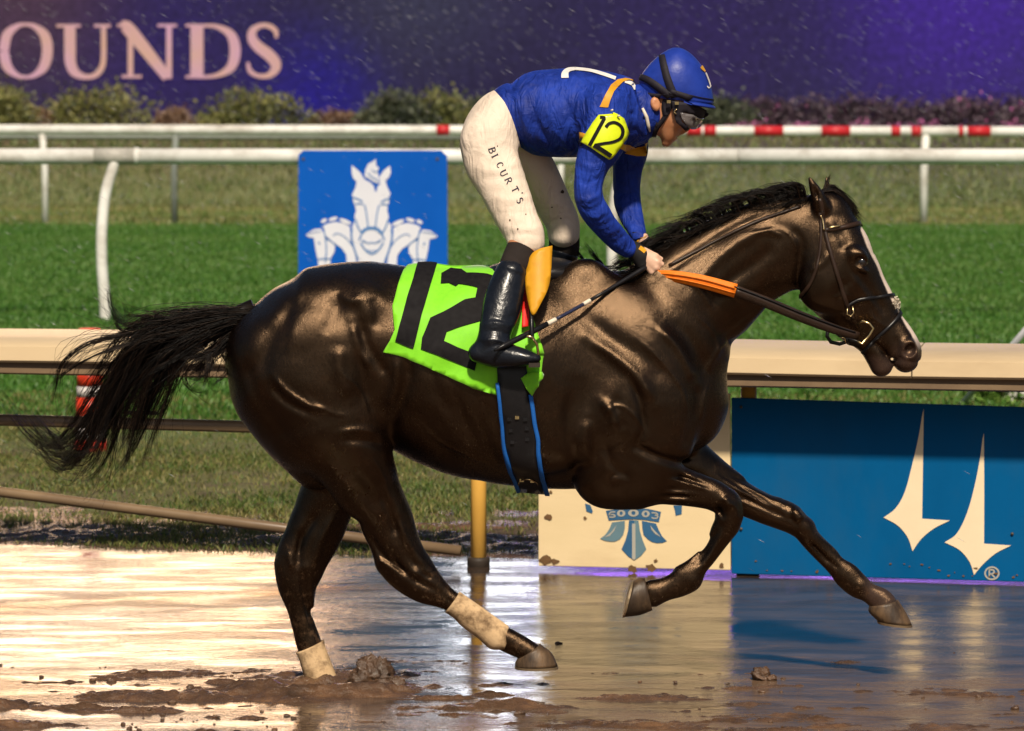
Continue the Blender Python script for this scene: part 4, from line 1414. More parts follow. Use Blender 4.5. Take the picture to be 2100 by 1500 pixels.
HF.loft([(1730, 690, 1776, 676, .046, 0), (1758, 712, 1804, 696, .044, 0), (1775, 738, 1824, 724, .042, 0), (1784, 755, 1832, 743, .036, 0)], YH, 0.006)
HF.blob(1850, 742, YH, (.022, .040, .022), 0.008, rot=.4)
for s in (-1, 1):
    HF.blob(1692, 590, YH + s * .055, (.085, .045, .082), 0.025)          # cheek
    HF.blob(1758, 526, YH + s * .082, (.038, .024, .026), 0.02, rot=-.6)
    HF.blob(1764, 552, YH + s * .078, (.030, .020, .012), 0.012, rot=-.4)      # brow
    HF.blob(1866, 716, YH + s * .050, (.026, .020, .032), 0.016, rot=.3)     # nostril wing
    HF.blob(1867, 719, YH + s * .066, (.017, .026, .023), 0.006, 'cut', rot=-.6)
    HF.blob(1767, 537, YH + s * .104, (.022, .016, .016), 0.006, 'cut', rot=-.3)
# ears
HF.loft([(1668, 432, 1702, 420, .020, -.055), (1664, 410, 1694, 406, .020, -.058), (1660, 388, 1680, 386, .014, -.062), (1658, 368, 1664, 367, .006, -.064)], YH, 0.010)
HF.blob(1674, 396, YH - .079, (.007, .012, .026), 0.004, 'cut', rot=.25)
HF.loft([(1688, 432, 1722, 418, .020, .055), (1690, 408, 1714, 404, .018, .058), (1690, 384, 1704, 384, .012, .062), (1693, 364, 1697, 364, .005, .064)], YH, 0.010)
# muscles, folds and veins: ridges and grooves across the body
body_marks = [
    ([(1200, 690), (1260, 730), (1310, 775), (1345, 830)], 0.012, 12), ([(1180, 640), (1250, 690), (1330, 740), (1385, 800)], -0.008, 16), ([(1290, 770), (1312, 825), (1318, 880), (1300, 918)], -0.009, 8), ([(1230, 815), (1255, 845), (1262, 880)], 0.010, 10), ([(1270, 800), (1262, 845), (1285, 885)], -0.005, 10),
    ([(1290, 905), (1340, 932), (1395, 950), (1430, 955)], -0.016, 9), ([(1425, 780), (1428, 830), (1412, 890), (1395, 930)], -0.008, 11), ([(1360, 650), (1405, 690), (1440, 740), (1450, 800)], -0.007, 15), ([(1340, 665), (1385, 705), (1415, 755), (1425, 790)], 0.010, 10), ([(1175, 780), (1165, 860), (1175, 930), (1190, 975)], -0.009, 14),
    ([(1205, 850), (1200, 910), (1215, 960)], 0.008, 12), ([(1240, 905), (1255, 950), (1300, 985)], -0.008, 9), ([(1470, 700), (1520, 660), (1580, 620)], -0.009, 10), ([(1450, 770), (1475, 730), (1500, 700)], 0.006, 7),
    ([(1575, 478), (1520, 500), (1460, 550), (1420, 610)], 0.009, 14), ([(1600, 500), (1560, 540), (1500, 580), (1450, 640)], -0.008, 14), ([(1625, 470), (1650, 500), (1640, 550)], -0.006, 8), ([(1340, 580), (1420, 530), (1520, 470), (1600, 438)], -0.007, 9), ([(1540, 485), (1580, 478), (1615, 488)], 0.006, 6),
    ([(735, 640), (752, 700), (778, 745), (796, 770)], -0.009, 11), ([(722, 655), (738, 712), (764, 760)], 0.008, 9), ([(700, 700), (700, 760), (720, 820)], 0.009, 14), ([(745, 690), (742, 760), (760, 830)], -0.008, 12), ([(840, 720), (836, 790), (812, 850), (797, 900)], -0.011, 13), ([(815, 720), (812, 790), (795, 840)], 0.009, 10),
    ([(560, 765), (590, 800), (640, 830), (680, 838)], 0.008, 6), ([(555, 785), (590, 822), (650, 850)], -0.008, 8), ([(690, 885), (740, 880), (780, 890)], 0.008, 7), ([(700, 900), (745, 902), (790, 915)], -0.007, 7), ([(640, 600), (590, 650), (550, 720), (545, 790)], -0.007, 16), ([(700, 590), (690, 640), (660, 690)], -0.005, 14), ([(500, 720), (520, 790), (560, 860), (620, 930)], -0.006, 14),
    ([(760, 605), (775, 640), (770, 680)], -0.006, 12), ([(690, 600), (720, 615), (745, 605)], 0.006, 10),
    ([(900, 800), (960, 870), (1000, 950)], -0.003, 20), ([(860, 800), (920, 860), (960, 940)], 0.003, 16), ([(830, 830), (880, 880), (930, 945)], -0.004, 14),
    ([(1655, 520), (1645, 575), (1660, 625)], -0.008, 8), ([(1752, 575), (1730, 600), (1725, 630)], -0.006, 8), ([(1768, 565), (1800, 610), (1830, 660)], -0.005, 9), ([(1745, 560), (1775, 600), (1805, 640)], 0.005, 7), ([(1700, 640), (1720, 600), (1740, 560)], -0.003, 9), ([(1845, 690), (1850, 730), (1838, 752)], -0.006, 6), ([(1790, 700), (1820, 725), (1832, 745)], -0.006, 5),
    ([(1722, 470), (1735, 500), (1738, 520)], -0.007, 10), ([(1705, 450), (1720, 480)], 0.005, 8), ([(1660, 560), (1690, 545), (1710, 520)], 0.004, 6),
]
_a, _b = P(440, 960, YH), P(1560, 480, YH)
HF.soften(HF.box((_a[0], YH - 1, _a[2]), (_b[0], YH + 1, 2.0)), 6)
veins = [([(1560, 480), (1600, 472), (1628, 488), (1640, 520)], 0.004, 3.2), ([(1300, 690), (1350, 735), (1400, 800), (1412, 860)], 0.0035, 3), ([(1230, 860), (1262, 830), (1300, 850), (1330, 900)], 0.0035, 3), ([(1240, 930), (1285, 905), (1300, 880)], 0.003, 3), ([(850, 850), (900, 905), (960, 935), (1010, 960)], 0.003, 3), ([(700, 760), (740, 800), (760, 860)], 0.0035, 3), ([(620, 800), (670, 840), (720, 850)], 0.003, 3), ([(760, 930), (790, 990), (800, 1050)], 0.0035, 3), ([(1720, 560), (1750, 590), (1790, 640), (1815, 690)], 0.003, 3), ([(1700, 620), (1740, 610), (1770, 620)], 0.003, 2.8), ([(1780, 640), (1800, 660), (1830, 680)], 0.003, 2.6), ([(1420, 640), (1470, 690), (1480, 740)], 0.003, 3), ([(1390, 560), (1440, 600), (1470, 650)], 0.003, 3), ([(1440, 870), (1446, 830), (1455, 790)], 0.004, 4), ([(880, 640 + 100), (900, 800), (930, 860)], -0.003, 10), ([(930, 780), (950, 850), (985, 920)], -0.003, 9), ([(980, 840), (1000, 900), (1025, 960)], -0.003, 9)]
HF.marks(veins, YH)
HF.marks([(p_, a_ * 0.95, w_) for p_, a_, w_ in body_marks], YH)
gx_, gz_ = np.meshgrid(HF.ax[0], HF.ax[2], indexing='ij')
lump = (fbm(gx_ * 8 + gz_ * 4, gz_ * 8 - gx_ * 2, 61, 2) - 0.5) * 0.007 + (fbm(gx_ * 20 + gz_ * 5, gz_ * 16, 62, 2) - 0.5) * 0.003
HF.F += lump[:, None, :].astype(np.float32)
hm = HF.mesh('body', 1)

m_coat, nt, b = new_mat('dark_bay_coat')
L = nt.links.new
vec = coords(nt)
n1 = noise(nt, 7, 8, 0.74, vec)
n2 = noise(nt, 170, 5, 0.8, coords(nt, (1, 1, 0.3), rot=(0, 0.7, 0)))
cr = ramp(nt, n1.outputs['Fac'], [(0.3, (0.0010, 0.0006, 0.0004)), (0.53, (0.0026, 0.0012, 0.0007)), (0.74, (0.0110, 0.0045, 0.0020))])
at = N(nt, 'ShaderNodeAttribute', attribute_name='white')
mx = N(nt, 'ShaderNodeMix', data_type='RGBA')
L(at.outputs['Fac'], mx.inputs[0])
L(cr.outputs[0], mx.inputs[6])
mx.inputs[7].default_value = (0.62, 0.50, 0.42, 1)
at2 = N(nt, 'ShaderNodeAttribute', attribute_name='muzzle')
mx3 = N(nt, 'ShaderNodeMix', data_type='RGBA')
L(at2.outputs['Fac'], mx3.inputs[0])
L(mx.outputs[2], mx3.inputs[6])
mx3.inputs[7].default_value = (0.035, 0.022, 0.018, 1)
# mud drying on the legs
sz = N(nt, 'ShaderNodeSeparateXYZ')
L(vec, sz.inputs[0])
mz_ = N(nt, 'ShaderNodeMapRange')
mz_.inputs[1].default_value = 0.75
mz_.inputs[2].default_value = 0.1
mz_.inputs[3].default_value = 0.0
mz_.inputs[4].default_value = 0.17
L(sz.outputs['Z'], mz_.inputs[0])
nm_ = noise(nt, 42, 6, 0.75, vec)
ad_ = N(nt, 'ShaderNodeMath', operation='ADD')
L(nm_.outputs['Fac'], ad_.inputs[0])
L(mz_.outputs[0], ad_.inputs[1])
sp_ = ramp(nt, ad_.outputs[0], [(0.66, (0, 0, 0)), (0.80, (0.75,) * 3)])
mx4 = N(nt, 'ShaderNodeMix', data_type='RGBA')
L(sp_.outputs[0], mx4.inputs[0])
L(mx3.outputs[2], mx4.inputs[6])
mx4.inputs[7].default_value = (0.055, 0.030, 0.016, 1)
L(mx4.outputs[2], b.inputs['Base Color'])
nw = noise(nt, 3.2, 4, 0.6, coords(nt, (1, 1, 0.7)), 0.6)
rr = ramp(nt, nw.outputs['Fac'], [(0.36, (0.18,) * 3), (0.62, (0.30,) * 3)])
ng = noise(nt, 120, 4, 0.8, coords(nt, (1, 1, 0.5), rot=(0, 0.7, 0)))
mg = N(nt, 'ShaderNodeMapRange')
mg.inputs[1].default_value = 0.3
mg.inputs[2].default_value = 0.7
mg.inputs[3].default_value = 0.78
mg.inputs[4].default_value = 1.3
L(ng.outputs['Fac'], mg.inputs[0])
mm_ = N(nt, 'ShaderNodeMath', operation='MULTIPLY')
L(rr.outputs[0], mm_.inputs[0])
L(mg.outputs[0], mm_.inputs[1])
L(mm_.outputs[0], b.inputs['Roughness'])
b.inputs['Specular IOR Level'].default_value = 0.68
b.inputs['Specular Tint'].default_value = (1.0, 0.64, 0.38, 1)
n3 = noise(nt, 38, 4, 0.6, coords(nt, (1, 1, 0.6)))
bb = bump(nt, b, n2.outputs['Fac'], 0.40, 0.0036)
bump(nt, b, n3.outputs['Fac'], 0.14, 0.006, bb)

co = np.zeros(len(hm.vertices) * 3, np.float32)
hm.vertices.foreach_get('co', co)
co = co.reshape(-1, 3)


def to_px(p):
    q = p - np.array([0, -CAM_D, CAM_H])
    fw = q[:, 1] * _cp - q[:, 2] * _sp
    up = q[:, 1] * _sp + q[:, 2] * _cp
    return 1050 + FPX * q[:, 0] / fw, 750 - FPX * up / fw


hx, hy = to_px(co)
# blaze down the front of the face
bl = np.array([(1774, 470), (1791, 512), (1806, 540), (1818, 570), (1832, 604), (1852, 636), (1868, 667), (1884, 695), (1893, 716)], float)
bd_ = np.full(len(co), 1e9)
for i in range(len(bl) - 1):
    A, B = bl[i], bl[i + 1]
    ab = B - A
    t = np.clip(((hx - A[0]) * ab[0] + (hy - A[1]) * ab[1]) / (ab @ ab), 0, 1)
    bd_ = np.minimum(bd_, np.hypot(hx - A[0] - t * ab[0], hy - A[1] - t * ab[1]))
wob = 3 * (fbm(hx * 0.06, hy * 0.06, 77, 3) - 0.5)
white = np.clip((10.5 + wob - bd_) / 2.5, 0, 1) * np.clip((0.062 - np.abs(co[:, 1] - YH)) / 0.012, 0, 1) * (hy > 466)
a = hm.attributes.new('white', 'FLOAT', 'POINT')
a.data.foreach_set('value', white.astype(np.float32))
mz = np.clip((hx - 1820) / 40, 0, 1) * np.clip((hy - 690) / 30, 0, 1) + np.clip((hy - 725) / 20, 0, 1) * np.clip((hx - 1765) / 20, 0, 1)
a = hm.attributes.new('muzzle', 'FLOAT', 'POINT')
a.data.foreach_set('value', np.clip(mz, 0, 1).astype(np.float32) * (hx > 1700))

horse = empty('horse', (0, YH, 0), label='dark bay racehorse with white blaze galloping to the right', cat='horse')
link('body', hm, m_coat, horse, True)
horse_bvh = bvh_of(hm)


def loft_mesh(st, y0, n=20, per=5, flat_end=True, tilt=None):
    """stack of oval rings between measured outline points; the rings follow the outline pairs"""
    a = np.array(st, float)
    d = catmull(a, per)
    vs = []
    for x1, y1, x2, y2, hw, yo in d:
        p, q = P(x1, y1, y0 + yo), P(x2, y2, y0 + yo)
        c, e = (p + q) / 2, (q - p) / 2
        for k in range(n):
            t = 2 * math.pi * k / n
            vs.append(tuple(c + e * math.cos(t) + np.array([0, hw, 0]) * math.sin(t)))
    m = len(d)
    fs = [(i * n + k, i * n + (k + 1) % n, (i + 1) * n + (k + 1) % n, (i + 1) * n + k) for i in range(m - 1) for k in range(n)]
    fs += [tuple(range(n - 1, -1, -1)), tuple(range((m - 1) * n, m * n))]
    mb = MB()
    mb.add(vs, fs)
    return mb


def fix_normals(o):
    import bmesh
    bm = bmesh.new()
    bm.from_mesh(o.data)
    bmesh.ops.recalc_face_normals(bm, faces=bm.faces)
    bm.to_mesh(o.data)
    bm.free()
    return o


m_hoof = plain('hoof_horn', (0.060, 0.038, 0.022), (0.025, 0.016, 0.011), 0.45, 30, (1, 1, 0.3), 0.3, 120, dirt=(0.20, 0.12, 0.06), dirt_amt=0.7)
m_shoe = plain('worn_shoe', (0.42, 0.31, 0.19), rough=0.35, metal=0.7, scale=30)
hoofs = [
    ([(1060, 1352, 1108, 1321, .037, -.10), (1056, 1360, 1132, 1340, .044, -.10), (1056, 1367, 1144, 1366, .050, -.10)], [(1055, 1367.5, 1145, 1367, .051, -.10), (1056, 1372, 1145, 1372, .050, -.10)]),
    ([(640, 1432, 700, 1424, .036, .10), (642, 1448, 720, 1440, .044, .10), (644, 1462, 736, 1462, .05, .10)], [(643, 1463, 737, 1463, .051, .10), (644, 1467, 737, 1467, .05, .10)]),
    ([(1322, 1185, 1338, 1252, .037, -.11), (1309, 1186, 1312, 1262, .044, -.11), (1300, 1191, 1281, 1266, .049, -.11)], [(1299, 1190, 1280, 1267, .050, -.11), (1294, 1192, 1276, 1267, .049, -.11)]),
    ([(1782, 1243, 1842, 1231, .038, .105), (1782, 1256, 1858, 1256, .045, .105), (1800, 1274, 1870, 1281, .050, .105)], [(1798, 1274, 1872, 1282, .051, .105), (1800, 1279, 1871, 1286, .050, .105)]),
]
for w, s in hoofs:
    h_ = fix_normals(loft_mesh(w, YH, 22, 4).build('hoof', m_hoof, horse, True))
    fix_normals(loft_mesh(s, YH, 22, 2).build('horseshoe', m_shoe, h_))

# eyes
m_eye, nt, b = new_mat('eye_dark')
b.inputs['Base Color'].default_value = (0.006, 0.004, 0.003, 1)
b.inputs['Roughness'].default_value = 0.06
b.inputs['Coat Weight'].default_value = 1.0
for s in (-1, 1):
    c = P(1767, 538, YH + s * 0.0735)
    mb = MB()
    mb.lathe((0, 0, 0), [(0.0190 * math.cos(t), 0.0190 * math.sin(t)) for t in np.linspace(-1.5, 1.5, 9)], 16)
    mb.v = [(c[0] + p[0], c[1] + p[1], c[2] + p[2]) for p in mb.v]
    mb.build('eye', m_eye, horse, True)

# ---- hair
m_hair, nt, b = new_mat('black_hair')
g = N(nt, 'ShaderNodeNewGeometry')
nt.links.new(ramp(nt, g.outputs['Random Per Island'], [(0, (0.0015, 0.001, 0.001)), (0.7, (0.005, 0.003, 0.002)), (1, (0.030, 0.016, 0.009))]).outputs[0], b.inputs['Base Color'])
b.inputs['Roughness'].default_value = 0.42
b.inputs['Specular IOR Level'].default_value = 0.14


def hair_mesh(name, curves, rad):
    """curves: (m, k, 3) polylines; three-sided tapering strands"""
    c = np.asarray(curves)
    m, k, _ = c.shape
    t = np.gradient(c, axis=1)
    t /= np.maximum(np.linalg.norm(t, axis=2, keepdims=True), 1e-9)
    u = np.cross(t, np.array([0, 1.0, 0.15]))
    u /= np.maximum(np.linalg.norm(u, axis=2, keepdims=True), 1e-9)
    w = np.cross(t, u)
    tp = (1 - np.linspace(0, 1, k) ** 2.2 * 0.92)[None, :, None] * np.asarray(rad).reshape(-1, 1, 1)
    v = np.stack([c + (u * math.cos(an) + w * math.sin(an)) * tp for an in (0, 2.09, 4.19)], 2).reshape(-1, 3)
    base = (np.arange(m)[:, None] * k + np.arange(k - 1)[None, :]).ravel() * 3
    q = []
    for s in range(3):
        s2 = (s + 1) % 3
        q.append(np.column_stack([base + s, base + s2, base + 3 + s2, base + 3 + s]))
    return mesh_np(name, v, np.concatenate(q))


def strands(guides, n, seed, spread, rad, wander=0.01, k=14, len_var=(0.75, 1.0), yj=0.02, clumps=0, tight=0.75):
    """guides: list of (points px, y offsets, weight, spread scale); wet hair gathers into locks"""
    rs = np.random.RandomState(seed)
    ws = np.array([g[2] for g in guides], float)
    ws /= ws.sum()
    out, rr_ = [], []
    gc = []
    for g_ in guides:
        p = np.array(g_[0], float)
        if p[0, 0] < 520:
            p[0] += (16, 10)
        yo = np.interp(np.linspace(0, 1, len(p)), np.linspace(0, 1, len(g_[1])), g_[1])
        w = P(p[:, 0], p[:, 1], YH + yo)
        gc.append((catmull(w, 10), g_[3]))
    f = np.linspace(0, 1, k)[:, None]

    def one(gi, amp, L_):
        c, sp = gc[gi]
        s = np.linspace(0, L_, k)
        q = np.stack([np.interp(s, np.linspace(0, 1, len(c)), c[:, a]) for a in range(3)], 1)
        off = rs.randn(3) * np.array([1, 0.8, 1]) * spread * sp * amp
        tipo = rs.randn(3) * spread * sp * 1.2 * amp
        q = q + off * (0.25 + 0.75 * f) + tipo * f ** 2
        ph = rs.rand(3) * 6.28
        fr = 1.5 + 3 * rs.rand()
        q = q + wander * amp * f * np.stack([np.sin(fr * f[:, 0] * 3 + ph[0]), 0.6 * np.sin(fr * f[:, 0] * 2.6 + ph[1]), np.sin(fr * f[:, 0] * 2.9 + ph[2])], 1)
        q[:, 1] += rs.randn() * yj * amp
        return q
    if clumps:
        cl_ = []
        for i in range(clumps):
            gi = rs.choice(len(guides), p=ws)
            cl_.append((gi, one(gi, 1.15, len_var[0] + (len_var[1] - len_var[0]) * rs.rand())))
    for i in range(n):
        L_ = len_var[0] + (len_var[1] - len_var[0]) * rs.rand()
        if clumps and rs.rand() < 0.86:
            gi, ax = cl_[rs.randint(clumps)]
            q = ax + (one(gi, 1.0, L_) - ax) * (1 - tight * np.sin(np.minimum(f * 1.25, 1) * 1.5708))
        else:
            q = one(rs.choice(len(guides), p=ws), 1.0, L_)
        out.append(q)
        rr_.append(rad * (0.6 + 0.8 * rs.rand()))
    return np.array(out), np.array(rr_)


tail_guides = [
    ([(512, 630), (440, 640), (370, 650), (300, 668), (240, 715), (190, 790), (165, 860), (150, 930)], (0, -.02, 0), 5, 1.1),
    ([(512, 632), (440, 650), (360, 672), (290, 705), (230, 780), (180, 870), (130, 930), (80, 900), (45, 850), (30, 830)], (0, .02, .01), 4, 1.0),
    ([(510, 638), (450, 668), (400, 690), (350, 735), (320, 800), (285, 870), (270, 940)], (-.02, -.04, -.03), 4, 1.1),
    ([(508, 645), (470, 690), (430, 730), (395, 770), (370, 790)], (-.03, -.05, -.05), 2.5, 1.0),
    ([(512, 632), (430, 645), (340, 668), (270, 690), (190, 700), (140, 740), (125, 800), (120, 860)], (0, .0, -.02), 1.0, 0.7),
    ([(512, 632), (450, 655), (380, 672), (310, 690), (255, 735), (225, 820), (205, 900), (190, 960)], (0, 0, 0), 9, 1.0),
    ([(508, 640), (450, 680), (390, 710), (330, 760), (290, 830), (262, 900), (240, 950)], (-.02, -.03, -.02), 9, 1.0),
    ([(512, 632), (440, 650), (370, 670), (300, 710), (240, 790), (200, 880), (160, 945), (110, 930), (70, 880), (40, 845)], (0.01, 0.02, 0), 6, 0.9),
    ([(512, 630), (440, 640), (370, 655), (300, 672), (250, 660), (225, 630), (200, 612)], (0, 0.02, 0.03), 2.2, 0.8),
    ([(510, 630), (430, 648), (350, 672), (280, 680), (240, 655), (212, 618), (205, 608)], (0.02, 0.03, 0.05), 1.2, 0.7),
    ([(505, 645), (470, 690), (440, 720), (400, 735), (370, 760), (400, 790), (440, 800)], (-.02, -.04, -.03), 2.2, 0.9),
    ([(503, 652), (480, 700), (462, 745), (455, 790), (450, 815)], (-.03, -.05, -.03), 1.6, 0.7),
    ([(505, 648), (470, 700), (430, 745), (425, 790), (415, 812)], (-.03, -.05, -.03), 1.4, 0.7),
    ([(512, 634), (430, 665), (350, 690), (270, 700), (200, 712), (150, 730), (120, 765), (108, 820), (112, 870)], (0, -.02, -.03), 0.5, 0.45),
    ([(512, 634), (430, 668), (350, 700), (290, 760), (240, 860), (225, 960), (200, 1010), (178, 1040)], (0, .01, 0), 1.2, 0.7),
    ([(510, 640), (430, 680), (360, 730), (300, 800), (262, 880), (250, 940), (236, 995)], (0, -.01, -.02), 2.0, 0.8),
    ([(512, 634), (430, 662), (350, 690), (270, 760), (215, 850), (180, 930), (150, 968), (120, 960), (90, 925)], (0, .02, .02), 4, 1.0),
    ([(510, 636), (420, 690), (340, 750), (250, 800), (160, 850), (130, 900), (160, 950)], (0, .02, .02), 0.8, 0.6),
]
c1, r1 = strands(tail_guides, 2300, 3, 0.024, 0.0011, 0.024, 16, (0.55, 1.05), 0.018, 110, 0.88)
c2, r2 = strands(tail_guides, 220, 9, 0.045, 0.0010, 0.025, 18, (0.6, 1.05), 0.03)
k = 18
c1b = np.stack([np.stack([np.interp(np.linspace(0, 1, k), np.linspace(0, 1, 16), q[:, a]) for a in range(3)], 1) for q in c1])
link('tail', hair_mesh('tail', np.concatenate([c1b, c2]), np.concatenate([r1, r2])), m_hair, horse, True)
dk = P(np.array([520, 480, 440, 400]), np.array([630, 645, 658, 672]), np.full(4, YH))
MB().tube([tuple(p) for p in dk], [.026, .022, .017, .008], 12).build('tail_dock', m_hair, horse, True)

mane_guides = []
rs = random.Random(4)
crest = np.array([(1290, 556), (1330, 528), (1370, 500), (1410, 474), (1450, 455), (1490, 440), (1530, 428), (1570, 418), (1610, 410), (1655, 402)], float)
for i in range(110):
    f = rs.random()
    x, y = [float(np.interp(f, np.linspace(0, 1, len(crest)), crest[:, k])) for k in (0, 1)]
    lx = -45 - 75 * rs.random()
    up = 6 + 30 * rs.random() * (0.4 + 0.6 * f)
    mane_guides.append(([(x, y + 3), (x - 10, y - 0.7 * up), (x + lx * 0.45, y - up + 4 - 0.05 * lx), (x + lx, y - up + 10 - 0.22 * lx + 12 * rs.random())], (0, -.02, -.045 + .07 * rs.random()), 1.0, 0.55))
    if i % 3 == 0:
        mane_guides.append(([(x + 8, y), (x + 2, y + 6), (x - 18, y + 14), (x - 46 - 20 * rs.random(), y + 26)], (-.01, -.045, -.07), 1.0, 0.7))
for k_ in ((1240, 548), (1200, 540), (1265, 552)):
    mane_guides.append(([k_, (k_[0] - 10, k_[1] - 12), (k_[0] - 22, k_[1] - 26), (k_[0] - 38, k_[1] - 44)], (-.02, -.04, -.05), 0.5, 0.6))
    mane_guides.append(([(k_[0] + 10, k_[1]), (k_[0] - 14, k_[1] + 2), (k_[0] - 40, k_[1] + 10), (k_[0] - 70, k_[1] + 18)], (-.03, -.08, -.11), 0.9, 0.9))
cm, rm = strands(mane_guides, 3200, 12, 0.011, 0.0011, 0.005, 12, (0.4, 1.2), 0.018, 150, 0.5)
link('mane', hair_mesh('mane', cm, rm), m_hair, horse, True)
fl_guides = [([(1672, 402), (1700, 388), (1728, 402), (1752, 432), (1766, 452)], (.0, .02, .03), 1, 0.8), ([(1680, 398), (1705, 382), (1720, 396), (1745, 425), (1764, 456)], (.02, .04, .045), 1, 0.7), ([(1690, 392), (1712, 392), (1738, 414), (1756, 440)], (.0, .01, .01), 1, 0.7), ([(1690, 386), (1698, 370), (1702, 362)], (.04, .05, .05), 0.15, 0.4)]
cf, rf = strands(fl_guides, 320, 15, 0.007, 0.0011, 0.004, 10, (0.7, 1.05), 0.012)
link('forelock', hair_mesh('forelock', cf, rf), m_hair, horse, True)

# ---- bandages on the hind legs
m_band = plain('tan_bandage', (0.60, 0.42, 0.24), (0.52, 0.35, 0.19), 0.8, 40, (1, 1, 1), 0.35, 160, bump_d=0.003, dirt=(0.09, 0.05, 0.025), dirt_amt=1.0, spec=0.15, dirt_lo=0.44)
bn = loft_mesh([(912, 1256, 943, 1214, .036, -.10), (930, 1268, 966, 1230, .036, -.10), (948, 1286, 992, 1248, .034, -.10), (978, 1308, 1020, 1268, .036, -.10), (1003, 1330, 1042, 1284, .038, -.10), (1018, 1333, 1042, 1293, .039, -.10), (1033, 1332, 1041, 1312, .036, -.10)], YH, 24, 4)
o = fix_normals(bn.build('leg_bandage', m_band, None, True, label='mud-spattered tan bandage on the forward-reaching hind leg', cat='bandage', group='hind leg bandages'))
bn = loft_mesh([(606, 1339, 664, 1313, .037, .10), (613, 1353, 669, 1331, .038, .10), (619, 1373, 680, 1360, .042, .10), (626, 1400, 692, 1392, .046, .10), (632, 1424, 699, 1417, .047, .10)], YH, 24, 4)
o2 = fix_normals(bn.build('leg_bandage', m_band, None, True, label='tan bandage on the planted hind leg sunk in the mud', cat='bandage', group='hind leg bandages'))
# ================================================================== TACK ON THE HORSE
m_green_cloth = plain('lime_cloth', (0.20, 0.62, 0.012), (0.17, 0.55, 0.010), 0.6, 60, bump_s=0.25, bump_scale=500, bump_d=0.001, sheen=0.2)
m_black_num = plain('black_felt', (0.012, 0.011, 0.012), (0.006, 0.005, 0.006), 0.7, 60, bump_s=0.3, bump_scale=400, bump_d=0.001, spec=0.1)
m_black_leather = plain('black_leather', (0.010, 0.009, 0.010), (0.006, 0.006, 0.007), 0.32, 30, bump_s=0.25, bump_scale=200, bump_d=0.002)
m_brown_leather = plain('brown_leather', (0.030, 0.015, 0.009), (0.018, 0.010, 0.006), 0.36, 30, bump_s=0.25, bump_scale=200, bump_d=0.002)
m_boot = plain('wet_boot', (0.008, 0.010, 0.015), (0.004, 0.005, 0.008), 0.3, 20, bump_s=0.6, bump_scale=30, bump_d=0.006, coat=0.12)
m_gold = plain('mustard', (0.62, 0.30, 0.012), (0.54, 0.25, 0.010), 0.5, 40, bump_s=0.1)
m_brass = plain('brass', (0.75, 0.56, 0.27), rough=0.25, metal=1.0, scale=60, bump_s=0.05)
m_blue_trim = plain('blue_trim', (0.010, 0.11, 0.42), (0.008, 0.09, 0.35), 0.6, 60, bump_s=0.2, bump_scale=300)
m_redst = plain('red_strap', (0.75, 0.02, 0.015), rough=0.55, scale=40)
m_orange = plain('orange_rubber', (0.80, 0.20, 0.008), (0.68, 0.15, 0.006), 0.6, 60, bump_s=0.4, bump_scale=260, bump_d=0.002)
m_cream = plain('cream_tape', (0.72, 0.64, 0.52), rough=0.5, scale=40)

z3 = lambda x, y: (760 + x / 2.678, 470 + y / 2.678)


def fold(x, y):
    return 0.0025 * math.sin(x * 0.055 + y * 0.03) + 0.0012 * math.sin(y * 0.11 - x * 0.03) + 0.003 * math.sin((x + 2 * y) * 0.035 + 1.0)


cloth = empty('saddle_cloth', P(950, 800, YH - 0.28), label='lime green saddle cloth with black number 12 on the horse back', cat='saddle cloth')
outline = [(846, 538), (885, 540), (924, 544), (965, 547), (1003, 551), (1060, 560), (1085, 625), (1100, 680), (1113, 728), (1108, 770), (1090, 812), (1080, 806), (1060, 802), (1018, 810), (969, 795), (902, 765), (835, 735), (786, 722), (800, 700), (809, 679), (803, 630), (814, 593), (826, 560)]
cl = drape('cloth', outline, horse_bvh, 0.013, m_green_cloth, cloth, 9, 0.004, YH, wave=fold)
# the part that hangs on the far side, and the ridge between
me = cl.data.copy()
for v_ in me.vertices:
    v_.co.y = 2 * YH - v_.co.y
me.flip_normals()
link('far_cloth', me, None, cloth, True)
top = [on_surface(horse_bvh, x, y, 0.013 + fold(x, y), YH) for x, y in outline[0:6]]
mb = MB()
vs = []
for p in top:
    for t in np.linspace(-1, 1, 9):
        w = max(abs(p.y - YH), 0.004)
        vs.append((p.x, YH - t * w, p.z + 0.02 * (1 - t * t) * min(1, w / 0.08)))
mb.add(vs, [(i * 9 + k, i * 9 + k + 1, (i + 1) * 9 + k + 1, (i + 1) * 9 + k) for i in range(len(top) - 1) for k in range(8)])
fix_normals(mb.build('ridge', m_green_cloth, cloth, True))
num1 = [(858, 543), (896, 548), (880, 600), (866, 645), (849, 716), (830, 710), (810, 702), (822, 660), (834, 615), (846, 580)]
num2 = [z3(*p) for p in [(385, 312), (388, 262), (440, 236), (500, 242), (530, 264), (640, 275), (690, 290), (700, 360), (670, 440), (610, 512), (510, 540), (420, 572), (405, 622), (480, 655), (560, 682), (590, 700), (575, 780), (480, 740), (380, 700), (280, 662), (285, 600), (330, 500), (400, 470), (520, 408), (575, 395), (585, 345), (485, 322), (470, 335), (430, 310)]]
for pl in (num1, num2):
    drape('numeral', pl, horse_bvh, 0.0165, m_black_num, cloth, 6, 0.0, YH, wave=fold)
